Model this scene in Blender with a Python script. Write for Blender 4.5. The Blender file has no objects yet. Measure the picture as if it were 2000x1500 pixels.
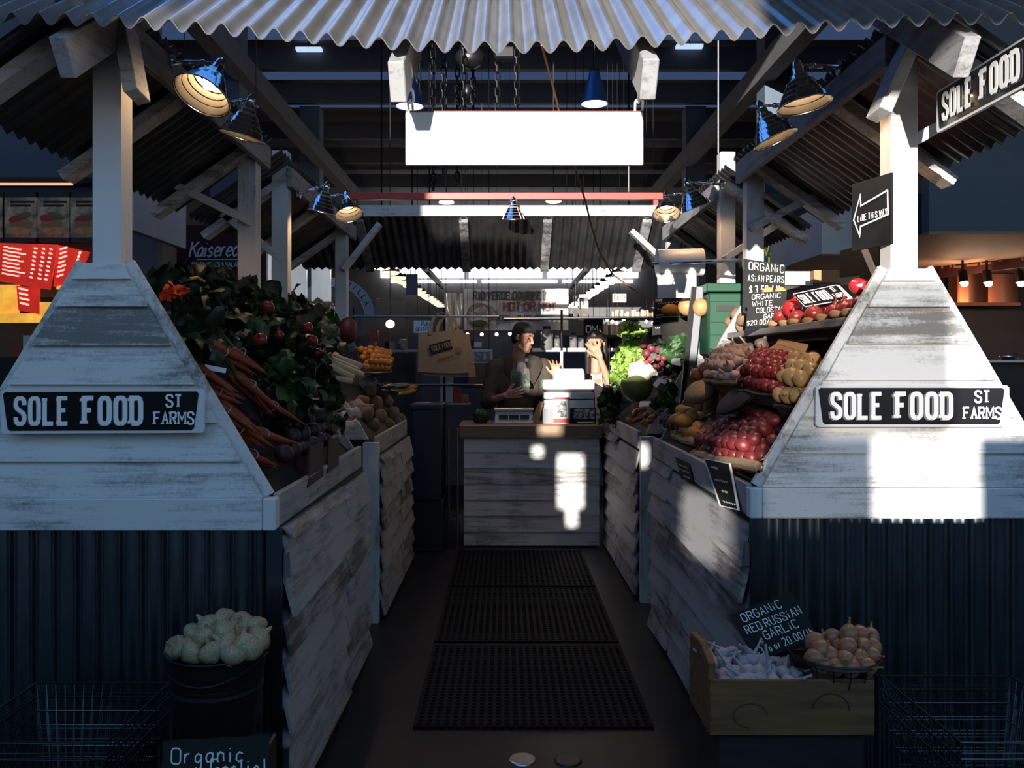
import bpy, bmesh, math, random
from mathutils import Vector, Matrix, Euler
random.seed(7)
S = bpy.context.scene
COL = S.collection
PI = math.pi
F, VX, VY, H = 1620.0, 985.0, 710.0, 1.5          # focal length and vanishing point in pixels, eye height

# ------------------------------------------------------------------ camera
cd = bpy.data.cameras.new('camera'); cam = bpy.data.objects.new('camera', cd); COL.objects.link(cam)
cam.location = (0, 0, H); cam.rotation_euler = (PI/2, 0, 0)
cd.sensor_width = 36; cd.lens = 36*F/2000; cd.shift_x = .0075; cd.shift_y = -.02; cd.clip_end = 200
S.camera = cam
# ------------------------------------------------------------------ sky, sun, exposure
W = bpy.data.worlds.new('sky'); S.world = W; W.use_nodes = True
bg = W.node_tree.nodes['Background']; bg.inputs[0].default_value = (.36, .56, .84, 1); bg.inputs[1].default_value = 1.3
_t = W.node_tree; _c = _t.nodes.new('ShaderNodeTexCoord'); _s = _t.nodes.new('ShaderNodeSeparateXYZ'); _r = _t.nodes.new('ShaderNodeValToRGB')
_r.color_ramp.elements[0].color = (.95, .98, 1.02, 1); _r.color_ramp.elements[1].color = (.23, .50, .86, 1); _r.color_ramp.elements[1].position = .30
_t.links.new(_c.outputs['Generated'], _s.inputs[0]); _t.links.new(_s.outputs['Z'], _r.inputs[0]); _t.links.new(_r.outputs[0], bg.inputs[0])   # pale haze low down, blue above
SUN = Vector((.25, 1, -.125))
sd = bpy.data.lights.new('sun', 'SUN'); sd.energy = 11; sd.angle = math.radians(.28); sd.color = (1, .93, .84)
so = bpy.data.objects.new('sun', sd); COL.objects.link(so); so.rotation_euler = SUN.to_track_quat('-Z', 'Y').to_euler(); so.location = (-4, -16, 6)
S.view_settings.view_transform = 'Standard'; S.view_settings.look = 'None'
S.view_settings.exposure = 0; S.view_settings.gamma = 1
S.cycles.max_bounces = 6; S.cycles.diffuse_bounces = 3; S.cycles.glossy_bounces = 4; S.cycles.transparent_max_bounces = 8
S.cycles.sample_clamp_indirect = 4; S.cycles.caustics_reflective = False; S.cycles.caustics_refractive = False

# ------------------------------------------------------------------ helpers
def P(px, py, Y): return Vector(((px-VX)/F*Y, Y, H+(VY-py)/F*Y))
def X(px, Y): return (px-VX)/F*Y
def Z(py, Y): return H+(VY-py)/F*Y
def V(*a): return Vector(a)
def R(x=0, y=0, z=0): return Euler((math.radians(x), math.radians(y), math.radians(z))).to_matrix()
def U(a, b): return random.uniform(a, b)

def wl(o):
    v = Vector((0, 0, 0))
    while o is not None: v += o.location; o = o.parent
    return v

class MB:
    def __init__(s): s.v = []; s.f = []; s.m = []
    def add(s, vs, fs, mi=0):
        n = len(s.v); s.v += [Vector(v) for v in vs]
        s.f += [[i+n for i in f] for f in fs]; s.m += [mi]*len(fs); return s
    def box(s, a, b, mi=0):
        (x0, y0, z0), (x1, y1, z1) = a, b
        return s.add([(x0,y0,z0),(x1,y0,z0),(x1,y1,z0),(x0,y1,z0),(x0,y0,z1),(x1,y0,z1),(x1,y1,z1),(x0,y1,z1)],
            [(3,2,1,0),(4,5,6,7),(0,1,5,4),(1,2,6,5),(2,3,7,6),(3,0,4,7)], mi)
    def obox(s, c, size, rot=None, mi=0):
        rot = rot or Matrix.Identity(3); c = Vector(c); h = Vector(size)/2
        vs = [c+rot@Vector((sx*h.x, sy*h.y, sz*h.z)) for sz in (-1,1) for sx,sy in ((-1,-1),(1,-1),(1,1),(-1,1))]
        return s.add(vs, [(3,2,1,0),(4,5,6,7),(0,1,5,4),(1,2,6,5),(2,3,7,6),(3,0,4,7)], mi)
    def beam(s, p, q, w, h, up=(0,0,1), mi=0):
        p, q = Vector(p), Vector(q); d = (q-p).normalized(); r = d.cross(Vector(up)).normalized(); u = r.cross(d)
        return s.obox((p+q)/2, ((q-p).length, w, h), Matrix((d, r, u)).transposed(), mi)
    def tube(s, pts, r, n=8, closed=False, mi=0, cap=True):
        pts = [Vector(p) for p in pts]; m = len(pts); rr = r if isinstance(r, (list, tuple)) else [r]*m
        vs = []; t0 = None; u = None
        for i, p in enumerate(pts):
            a = pts[(i-1) % m] if (closed or i) else p; b = pts[(i+1) % m] if (closed or i < m-1) else p
            t = (b-a).normalized() if (b-a).length > 1e-9 else Vector((0,0,1))
            if u is None: u = t.orthogonal().normalized()
            else: u = (u-t*u.dot(t)).normalized() if (u-t*u.dot(t)).length > 1e-6 else t.orthogonal().normalized()
            w = t.cross(u)
            vs += [p+(u*math.cos(2*PI*k/n)+w*math.sin(2*PI*k/n))*rr[i] for k in range(n)]
        fs = [(i*n+k, i*n+(k+1) % n, ((i+1) % m)*n+(k+1) % n, ((i+1) % m)*n+k) for i in range(m if closed else m-1) for k in range(n)]
        if cap and not closed: fs += [tuple(reversed(range(n))), tuple((m-1)*n+k for k in range(n))]
        return s.add(vs, fs, mi)
    def lathe(s, prof, n=16, M=None, mi=0, wob=None):
        vs = []
        for r, z in prof:
            for k in range(n):
                a = 2*PI*k/n; q = r*(wob(a, z) if wob else 1); vs.append(Vector((q*math.cos(a), q*math.sin(a), z)))
        if M is not None: vs = [M@v for v in vs]
        m = len(prof); fs = [(i*n+k, i*n+(k+1) % n, (i+1)*n+(k+1) % n, (i+1)*n+k) for i in range(m-1) for k in range(n)]
        if prof[0][0] > 1e-5: fs.append(tuple(reversed(range(n))))
        if prof[-1][0] > 1e-5: fs.append(tuple((m-1)*n+k for k in range(n)))
        return s.add(vs, fs, mi)
    def shell(s, prof, n=20, M=None, mi=0):           # lathe without caps
        vs = [Vector((r*math.cos(2*PI*k/n), r*math.sin(2*PI*k/n), z)) for r, z in prof for k in range(n)]
        if M is not None: vs = [M@v for v in vs]
        return s.add(vs, [(i*n+k, i*n+(k+1) % n, (i+1)*n+(k+1) % n, (i+1)*n+k) for i in range(len(prof)-1) for k in range(n)], mi)
    def ell(s, c, rad, rot=None, n=12, m=8, mi=0, bump=0, seed=0):
        rot = rot or Matrix.Identity(3); c = Vector(c); rad = Vector(rad) if hasattr(rad, '__len__') else Vector((rad,)*3)
        rn = random.Random(seed); ph = [rn.uniform(0, 6.3) for _ in range(6)]; vs = []
        for i in range(m+1):
            t = PI*i/m
            for k in range(n):
                a = 2*PI*k/n; d = Vector((math.sin(t)*math.cos(a), math.sin(t)*math.sin(a), math.cos(t)))
                q = 1+bump*(math.sin(3*d.x+ph[0])+math.sin(4*d.y+ph[1])+math.sin(3.5*d.z+ph[2])*.8)
                vs.append(c+rot@Vector((d.x*rad.x*q, d.y*rad.y*q, d.z*rad.z*q)))
        return s.add(vs, [(i*n+k, (i+1)*n+k, (i+1)*n+(k+1) % n, i*n+(k+1) % n) for i in range(m) for k in range(n)], mi)
    def prism(s, pts, off, mi=0):
        pts = [Vector(p) for p in pts]; n = len(pts); off = Vector(off)
        return s.add(pts+[p+off for p in pts], [tuple(range(n)), tuple(reversed(range(n, 2*n)))]+[(i, i+n, (i+1) % n+n, (i+1) % n) for i in range(n)], mi)
    def strip(s, rows, mi=0, close=False):             # grid of rows of points
        n = len(rows[0]); vs = [p for r in rows for p in r]; c = n if close else n-1
        return s.add(vs, [(i*n+k, i*n+(k+1) % n, (i+1)*n+(k+1) % n, (i+1)*n+k) for i in range(len(rows)-1) for k in range(c)], mi)
    def ribbon(s, pts, o, ux, uy, w, th=.001, mi=0):   # thick 2-D polyline drawn on a plane
        pts = [Vector((p[0], p[1])) for p in pts]; o, ux, uy = Vector(o), Vector(ux), Vector(uy); nz = ux.cross(uy).normalized()*th
        L = []; Rr = []
        for i, p in enumerate(pts):
            a = (p-pts[i-1]).normalized() if i else None; b = (pts[i+1]-p).normalized() if i < len(pts)-1 else None
            if a is None: a = b
            if b is None: b = a
            t = a+b
            t = t.normalized() if t.length > 1e-6 else a
            nn = Vector((-t.y, t.x)); k = 1/max(.5, nn.dot(Vector((-a.y, a.x))))
            L.append(p+nn*w/2*k); Rr.append(p-nn*w/2*k)
        tp = lambda q, z: o+ux*q.x+uy*q.y+z
        m = len(pts); vs = [tp(q, nz) for q in L]+[tp(q, nz) for q in Rr]+[tp(q, -nz*.2) for q in L]+[tp(q, -nz*.2) for q in Rr]
        fs = []
        for i in range(m-1):
            fs += [(m+i, m+i+1, i+1, i), (i, i+1, 2*m+i+1, 2*m+i), (3*m+i, 3*m+i+1, m+i+1, m+i)]
        return s.add(vs, fs, mi)
    def build(s, name, mats, parent=None, loc=None, smooth=False, local=False, bevel=0):
        me = bpy.data.meshes.new(name)
        off = Vector((0,0,0)) if local else (wl(parent) if parent else Vector((0,0,0)))
        if loc is not None and not local: off = off+(Vector(loc)-off)
        me.from_pydata([v-off for v in s.v], [], s.f)
        mats = mats if isinstance(mats, (list, tuple)) else [mats]
        for m in mats: me.materials.append(m)
        me.polygons.foreach_set('material_index', s.m)
        bm = bmesh.new(); bm.from_mesh(me)
        bmesh.ops.remove_doubles(bm, verts=bm.verts, dist=1e-5); bmesh.ops.recalc_face_normals(bm, faces=bm.faces)
        if bevel: bmesh.ops.bevel(bm, geom=[e for e in bm.edges if len(e.link_faces) == 2 and e.calc_face_angle(0) > .6], offset=bevel, segments=1, affect='EDGES')
        bm.to_mesh(me); bm.free()
        if smooth:
            me.polygons.foreach_set('use_smooth', [True]*len(me.polygons))
            if smooth != 2: me.set_sharp_from_angle(angle=.7)
        o = bpy.data.objects.new(name, me); COL.objects.link(o)
        if parent: o.parent = parent
        if loc is not None: o.location = Vector(loc)-(wl(parent) if parent else Vector((0,0,0))) if not local else Vector(loc)
        return o

def tag(o, label=None, cat=None, group=None, kind=None):
    if label: o['label'] = label
    if cat: o['category'] = cat
    if group: o['group'] = group
    if kind: o['kind'] = kind
    return o
def thing(name, label, cat, loc=(0,0,0), group=None):
    o = bpy.data.objects.new(name, None); COL.objects.link(o); o.location = loc; o.empty_display_size = .05
    return tag(o, label, cat, group)
def struct(name, mb, m, loc=None, label=None, **k): return tag(mb.build(name, m, loc=loc, **k), label, None, None, 'structure')
def dup(root, loc, rot=None, scale=None, label=None, group=None):
    r = root.copy(); COL.objects.link(r); r.location = loc
    if rot is not None: r.rotation_euler = rot
    if scale is not None: r.scale = scale if hasattr(scale, '__len__') else (scale,)*3
    if label: r['label'] = label
    if group: r['group'] = group
    for ch in list(root.children):
        c = ch.copy(); COL.objects.link(c); c.parent = r
        for g in ch.children:
            d = g.copy(); COL.objects.link(d); d.parent = c
    return r
def bake(o, mods):                                     # apply modifiers to the object's own mesh
    for t, kw in mods:
        m = o.modifiers.new(t.lower(), t)
        for k, v in kw.items(): setattr(m, k, v)
    dg = bpy.context.evaluated_depsgraph_get(); dg.update()
    me = bpy.data.meshes.new_from_object(o.evaluated_get(dg)); o.modifiers.clear(); o.data = me
    me.polygons.foreach_set('use_smooth', [True]*len(me.polygons)); return o

# ------------------------------------------------------------------ materials
def nm(name):
    m = bpy.data.materials.new(name); m.use_nodes = True; nt = m.node_tree
    return m, nt, nt.nodes['Principled BSDF']
def node(nt, t, **k):
    n = nt.nodes.new(t)
    for a, b in k.items():
        if a in n.inputs: n.inputs[a].default_value = b
        else: setattr(n, a, b)
    return n
def coords(nt, scale=(1,1,1)):
    tc = node(nt, 'ShaderNodeTexCoord'); mp = node(nt, 'ShaderNodeMapping'); mp.inputs['Scale'].default_value = scale
    nt.links.new(tc.outputs['Object'], mp.inputs[0]); return mp
def pm(name, c, rough=.6, metal=0, c2=None, scale=12, stretch=(1,1,1), lo=.35, hi=.65, emit=0, bump=0, spec=.5, detail=5, trans=0, alpha=1, coat=0):
    m, nt, b = nm(name); b.inputs['Base Color'].default_value = (*c, 1); b.inputs['Roughness'].default_value = rough
    b.inputs['Metallic'].default_value = metal; b.inputs['Specular IOR Level'].default_value = spec
    b.inputs['Transmission Weight'].default_value = trans; b.inputs['Alpha'].default_value = alpha; b.inputs['Coat Weight'].default_value = coat
    if emit: b.inputs['Emission Color'].default_value = (*c, 1); b.inputs['Emission Strength'].default_value = emit
    if c2 or bump:
        mp = coords(nt, stretch); no = node(nt, 'ShaderNodeTexNoise', Scale=scale, Detail=detail, Roughness=.65); nt.links.new(mp.outputs[0], no.inputs[0])
        if c2:
            rp = node(nt, 'ShaderNodeValToRGB'); e = rp.color_ramp.elements; e[0].position = lo; e[1].position = hi
            e[0].color = (*c2, 1); e[1].color = (*c, 1); nt.links.new(no.outputs[0], rp.inputs[0]); nt.links.new(rp.outputs[0], b.inputs['Base Color'])
            if emit: nt.links.new(rp.outputs[0], b.inputs['Emission Color'])
        if bump:
            bp = node(nt, 'ShaderNodeBump', Strength=bump, Distance=.01); nt.links.new(no.outputs[0], bp.inputs['Height']); nt.links.new(bp.outputs[0], b.inputs['Normal'])
    return m
def paintwood(name, stretch, white=(.70,.70,.69), wood=(.19,.18,.17), wear=.5):
    """worn white paint brushed over grey boards: streaks along the grain, flakes of bare wood and a different tone per board"""
    m, nt, b = nm(name); b.inputs['Roughness'].default_value = .62
    mp = coords(nt, stretch); n1 = node(nt, 'ShaderNodeTexNoise', Scale=7, Detail=8, Roughness=.72); nt.links.new(mp.outputs[0], n1.inputs[0])
    tc = node(nt, 'ShaderNodeTexCoord'); n2 = node(nt, 'ShaderNodeTexNoise', Scale=3.2, Detail=3); nt.links.new(tc.outputs['Object'], n2.inputs[0])
    n3 = node(nt, 'ShaderNodeTexNoise', Scale=85, Detail=4, Roughness=.8); nt.links.new(tc.outputs['Object'], n3.inputs[0])
    geo = node(nt, 'ShaderNodeNewGeometry')
    a = node(nt, 'ShaderNodeMath', operation='MULTIPLY_ADD'); nt.links.new(n2.outputs[0], a.inputs[0]); a.inputs[1].default_value = .75; nt.links.new(n1.outputs[0], a.inputs[2])
    a2 = node(nt, 'ShaderNodeMath', operation='MULTIPLY_ADD'); nt.links.new(n3.outputs[0], a2.inputs[0]); a2.inputs[1].default_value = .4; nt.links.new(a.outputs[0], a2.inputs[2])
    a3 = node(nt, 'ShaderNodeMath', operation='MULTIPLY_ADD'); nt.links.new(geo.outputs['Random Per Island'], a3.inputs[0]); a3.inputs[1].default_value = .26; nt.links.new(a2.outputs[0], a3.inputs[2])
    rp = node(nt, 'ShaderNodeValToRGB'); e = rp.color_ramp.elements; e[0].position = wear; e[0].color = (*wood, 1); e[1].position = wear+.13; e[1].color = (*white, 1)
    x = rp.color_ramp.elements.new(wear+.06); x.color = (*[.5*(p+q) for p, q in zip(white, wood)], 1)
    sc = node(nt, 'ShaderNodeMath', operation='MULTIPLY'); nt.links.new(a3.outputs[0], sc.inputs[0]); sc.inputs[1].default_value = .5
    nt.links.new(sc.outputs[0], rp.inputs[0]); nt.links.new(rp.outputs[0], b.inputs['Base Color'])
    bp = node(nt, 'ShaderNodeBump', Strength=.25, Distance=.004); nt.links.new(n1.outputs[0], bp.inputs['Height']); nt.links.new(bp.outputs[0], b.inputs['Normal'])
    return m
def emis(name, c, s):
    m, nt, b = nm(name); b.inputs['Base Color'].default_value = (*c, 1); b.inputs['Emission Color'].default_value = (*c, 1); b.inputs['Emission Strength'].default_value = s; return m
M = {}
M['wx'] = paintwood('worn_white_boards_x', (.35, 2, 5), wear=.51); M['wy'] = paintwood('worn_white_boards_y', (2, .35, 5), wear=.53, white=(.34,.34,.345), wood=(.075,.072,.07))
M['wz'] = paintwood('worn_white_posts', (4, 4, .35), wear=.46); M['ws'] = paintwood('worn_white_slope', (3, .5, 3), wear=.49)
M['wood_dark'] = pm('dark_stained_wood', (.02,.016,.013), .8, c2=(.011,.009,.008), scale=9, stretch=(1,1,6))
M['galv'] = pm('galvanised_sheet', (.20,.25,.29), .30, 1, c2=(.12,.15,.18), scale=5, stretch=(1,1,.4), bump=.03)
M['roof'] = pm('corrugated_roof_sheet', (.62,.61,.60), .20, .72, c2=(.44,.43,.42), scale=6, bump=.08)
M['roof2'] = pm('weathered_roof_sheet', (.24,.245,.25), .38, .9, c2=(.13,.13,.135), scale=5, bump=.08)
M['black'] = pm('black_paint', (.018,.018,.020), .45); M['wire'] = pm('dull_wire', (.10,.11,.12), .35, 1); M['blackm'] = pm('black_metal', (.02,.02,.022), .35, .6)
M['chalk'] = pm('chalkboard_black', (.006,.007,.0075), .7, c2=(.012,.013,.013), spec=.25, scale=6); M['chalkw'] = pm('chalk_white', (.78,.78,.77), .9)
M['white'] = pm('white_enamel', (.80,.80,.79), .4); M['signw'] = pm('sign_white', (.72,.73,.75), .35, coat=.3); M['letter'] = pm('sign_lettering_white', (.90,.90,.90), .6); M['signk'] = pm('sign_black', (.012,.012,.015), .22, coat=.5)
M['signsh'] = pm('sign_grey_shade', (.22,.23,.25), .35)
M['chrome'] = pm('chrome', (.75,.77,.80), .09, 1); M['steel'] = pm('brushed_steel', (.45,.46,.48), .32, 1)
M['bulb'] = emis('lamp_bulb', (1, .72, .42), 60); M['warmin'] = pm('lamp_reflector', (.85,.74,.60), .28, .75)
M['floor'] = pm('dark_wet_concrete', (.018,.018,.020), .42, c2=(.010,.010,.012), scale=3, bump=.12, spec=.3)
M['hall'] = pm('dark_hall_paint', (.12,.12,.13), .8, c2=(.095,.095,.103), scale=3)
M['hall2'] = pm('blue_grey_wall', (.10,.135,.18), .75, c2=(.085,.115,.155), scale=2)
M['whitewall'] = pm('white_wall', (.62,.63,.63), .7, c2=(.55,.56,.56), scale=2)
M['sun_mask'] = pm('sun_mask_concrete', (.18,.18,.18), .9, c2=(.12,.12,.12), scale=2)
M['rubber'] = pm('black_rubber', (.008,.008,.009), .75, spec=.15)
M['burlap'] = pm('burlap', (.52,.38,.22), .95, c2=(.38,.26,.14), scale=120, bump=.6)
M['card'] = pm('cardboard', (.45,.27,.13), .85, c2=(.36,.21,.10), scale=8)
M['wicker'] = pm('wicker', (.26,.15,.08), .8, c2=(.10,.055,.03), scale=90, bump=.8)
M['butcher'] = pm('butcher_block', (.30,.20,.12), .5, c2=(.23,.15,.085), scale=10, stretch=(.3,3,3))
M['red'] = pm('red_paint', (.55,.05,.04), .45, c2=(.42,.04,.03), scale=5)
M['green'] = pm('green_plastic', (.006,.065,.032), .4); M['navy'] = pm('navy_plastic', (.012,.018,.05), .5)
M['canvas'] = pm('canvas_cloth', (.42,.33,.23), .9, c2=(.36,.28,.19), scale=60, bump=.2)
M['ink'] = pm('ink_black', (.015,.015,.015), .8)
M['paper'] = pm('paper_white', (.75,.74,.72), .8, c2=(.68,.66,.64), scale=7)
M['plastic'] = pm('clear_plastic_film', (.8,.8,.8), .25, alpha=.07, coat=.2)
def sun_filter(name, v):                                     # added filter that passes only part of the sunlight
    m, nt, b = nm(name); t = node(nt, 'ShaderNodeBsdfTransparent'); t.inputs[0].default_value = (v, v*.97, v*.93, 1); nt.links.new(t.outputs[0], nt.nodes['Material Output'].inputs[0]); return m
M['sun_filter1'] = sun_filter('pale_sun_filter', .28); M['sun_filter2'] = sun_filter('middle_sun_filter', .12); M['sun_filter3'] = sun_filter('dark_sun_filter', .05)
M['rope'] = pm('orange_cord', (.26,.12,.05), .6)
M['copper'] = pm('copper_sheet', (.65,.24,.12), .3, 1, c2=(.45,.15,.08), scale=2, stretch=(3,1,.3))
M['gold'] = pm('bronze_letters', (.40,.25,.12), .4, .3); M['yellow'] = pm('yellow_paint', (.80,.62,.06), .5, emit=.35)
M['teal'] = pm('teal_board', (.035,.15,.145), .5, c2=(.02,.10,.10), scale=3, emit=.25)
M['maroon'] = pm('maroon_board', (.05,.008,.010), .6)
M['glow'] = emis('pendant_glow', (1, .76, .46), 1.6); M['glow2'] = emis('bright_pendant', (1, .93, .82), 4); M['warmstrip'] = emis('warm_tube', (1, .55, .28), .9)
M['bluelamp'] = pm('blue_enamel', (.03,.09,.28), .35, .2)
M['sky'] = emis('bright_window', (.95,.97,1), 2.6); M['skyblue'] = emis('roof_light_glass', (.032,.055,.125), 1.0); M['roofglass'] = emis('roof_glazing_blue', (.055,.19,.55), 2.2); M['tube'] = emis('fluorescent_tube', (.45,.6,.9), 1.2)
M['winlit'] = pm('frosted_window', (.50,.53,.55), .6, c2=(.36,.39,.41), scale=2, stretch=(1,1,.4), emit=.75)
M['menu'] = pm('lit_red_menu', (.85,.04,.02), .5, c2=(.40,.012,.01), scale=2.2, emit=.75); M['menut'] = emis('lit_menu_text', (1, .72, .55), 1.0)
M['menuy'] = pm('lit_yellow_panel', (.95,.62,.08), .5, c2=(.7,.25,.03), scale=4, emit=.9)
def veg(name, c, c2, rough=.45, scale=14, bump=.1, **k): return pm(name, c, rough, 0, c2, scale, bump=bump, **k)
M['garlic'] = veg('garlic_skin', (.72,.60,.50), (.50,.33,.29), .5, 30); M['garlicw'] = veg('garlic_white_skin', (.42,.40,.43), (.26,.23,.27), .5, 30)
M['ronion'] = veg('red_onion_skin', (.30,.035,.028), (.12,.010,.012), .22, 16, stretch=(3,3,.6)); M['yonion'] = veg('yellow_onion_skin', (.50,.32,.14), (.36,.20,.07), .35, 16, stretch=(3,3,.6))
M['wonion'] = veg('pale_onion_skin', (.52,.43,.27), (.22,.15,.08), .4, 9); M['bonion'] = veg('brown_onion_skin', (.42,.20,.10), (.25,.10,.045), .3, 12, stretch=(3,3,.6))
M['potato'] = veg('yellow_potato_skin', (.50,.27,.07), (.36,.18,.045), .6, 22); M['finger'] = veg('fingerling_skin', (.45,.24,.09), (.27,.13,.05), .65, 22)
M['rpotato'] = veg('red_potato_skin', (.20,.024,.024), (.11,.013,.016), .4, 24); M['ppotato'] = veg('purple_potato_skin', (.045,.028,.045), (.02,.013,.02), .55, 22)
M['sweet'] = veg('brown_root_skin', (.30,.15,.07), (.17,.075,.035), .75, 20); M['pom'] = veg('pomegranate_skin', (.45,.02,.03), (.25,.015,.02), .22, 9)
M['squash'] = veg('orange_squash_skin', (.62,.32,.05), (.45,.20,.03), .5, 8); M['squash2'] = veg('tan_squash_skin', (.50,.28,.12), (.40,.20,.08), .55, 8)
M['carrot'] = veg('carrot_skin', (.26,.045,.008), (.15,.025,.007), .6, 30, stretch=(1,1,4)); M['leaf'] = veg('dark_leaf', (.011,.030,.008), (.005,.013,.005), .5, 25, .3)
M['leaf2'] = veg('mid_leaf', (.028,.085,.02), (.012,.042,.01), .5, 25, .3); M['lettuce'] = veg('pale_lettuce', (.30,.46,.10), (.18,.33,.05), .5, 20, .3)
M['cabbage'] = veg('cabbage_leaf', (.12,.17,.05), (.17,.21,.08), .45, 9, .2); M['leek'] = veg('leek_white', (.62,.58,.46), (.48,.46,.32), .45, 14, stretch=(4,4,.4))
M['celeriac'] = veg('celeriac_skin', (.36,.24,.14), (.18,.10,.055), .8, 16, .6); M['apricot'] = veg('orange_fruit_skin', (.62,.24,.025), (.50,.16,.02), .45, 10)
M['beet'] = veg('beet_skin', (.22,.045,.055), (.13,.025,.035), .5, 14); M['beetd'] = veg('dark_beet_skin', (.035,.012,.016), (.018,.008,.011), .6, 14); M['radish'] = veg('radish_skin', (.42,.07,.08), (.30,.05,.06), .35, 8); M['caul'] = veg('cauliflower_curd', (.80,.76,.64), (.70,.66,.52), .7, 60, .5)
M['stemy'] = veg('yellow_chard_stem', (.60,.42,.06), (.45,.30,.05), .4, 14); M['zuke'] = veg('yellow_zucchini_skin', (.62,.36,.05), (.45,.24,.03), .35, 10); M['eggp'] = pm('aubergine_skin', (.012,.006,.018), .15); M['pear'] = veg('pear_skin', (.66,.42,.16), (.52,.30,.10), .45, 18)
M['poppy'] = veg('orange_petal', (.90,.11,.02), (.75,.06,.015), .55, 10); M['ginger'] = veg('ginger_skin', (.40,.24,.12), (.25,.14,.07), .7, 20)
M['skin'] = pm('skin', (.50,.26,.17), .5, c2=(.44,.21,.135), scale=10); M['hair'] = pm('black_hair', (.012,.010,.010), .42, c2=(.03,.024,.022), scale=60, stretch=(4,4,.3)); M['hat'] = pm('black_knit_cap', (.012,.012,.014), .9, bump=.5, scale=90)
M['jacket'] = pm('dark_olive_jacket', (.055,.045,.033), .8, c2=(.04,.033,.025), scale=30, bump=.15); M['shirt'] = pm('white_shirt', (.70,.68,.66), .8, c2=(.62,.60,.58), scale=12, bump=.1); M['eye'] = pm('eye_dark', (.02,.015,.012), .2)
M['vest'] = pm('black_vest', (.018,.017,.02), .7); M['lips'] = pm('lips', (.36,.13,.10), .45)
M['glass'] = pm('jar_glass', (.85,.9,.9), .05, trans=.85); M['cream'] = pm('cream_plastic', (.74,.72,.66), .45); M['lcd'] = pm('display_window', (.03,.05,.05), .2)
M['red_print'] = pm('red_print', (.50,.06,.05), .6); M['photo'] = pm('printed_photo', (.55,.55,.53), .5, c2=(.03,.035,.03), scale=26, lo=.42, hi=.58)
M['food'] = pm('food_poster', (.42,.34,.24), .5, c2=(.05,.055,.05), scale=9, lo=.38, hi=.66, emit=.10); M['crate'] = pm('old_crate_wood', (.22,.10,.035), .75, c2=(.11,.05,.018), scale=9, stretch=(.4,3,5)); M['cratei'] = pm('crate_ink', (.045,.028,.02), .8)  # food posters emit a little, added to brighten them
M['tort'] = pm('pale_blue_arch', (.24,.34,.42), .6); M['banner'] = pm('glossy_banner', (.46,.45,.45), .25, c2=(.36,.35,.35), scale=4, bump=.5, coat=.5); M['bannerd'] = pm('grey_banner_print', (.06,.06,.055), .5); M['wine'] = pm('wine_red_print', (.16,.03,.03), .5)
M['book1'] = pm('spine_tan', (.45,.28,.15), .6); M['book2'] = pm('spine_cream', (.62,.52,.38), .6); M['book3'] = pm('spine_brown', (.22,.10,.05), .6)
M['bluesign'] = pm('pale_blue_sign', (.28,.42,.55), .5, emit=.15); M['inkblue'] = pm('blue_marker', (.02,.03,.20), .7)

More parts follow.
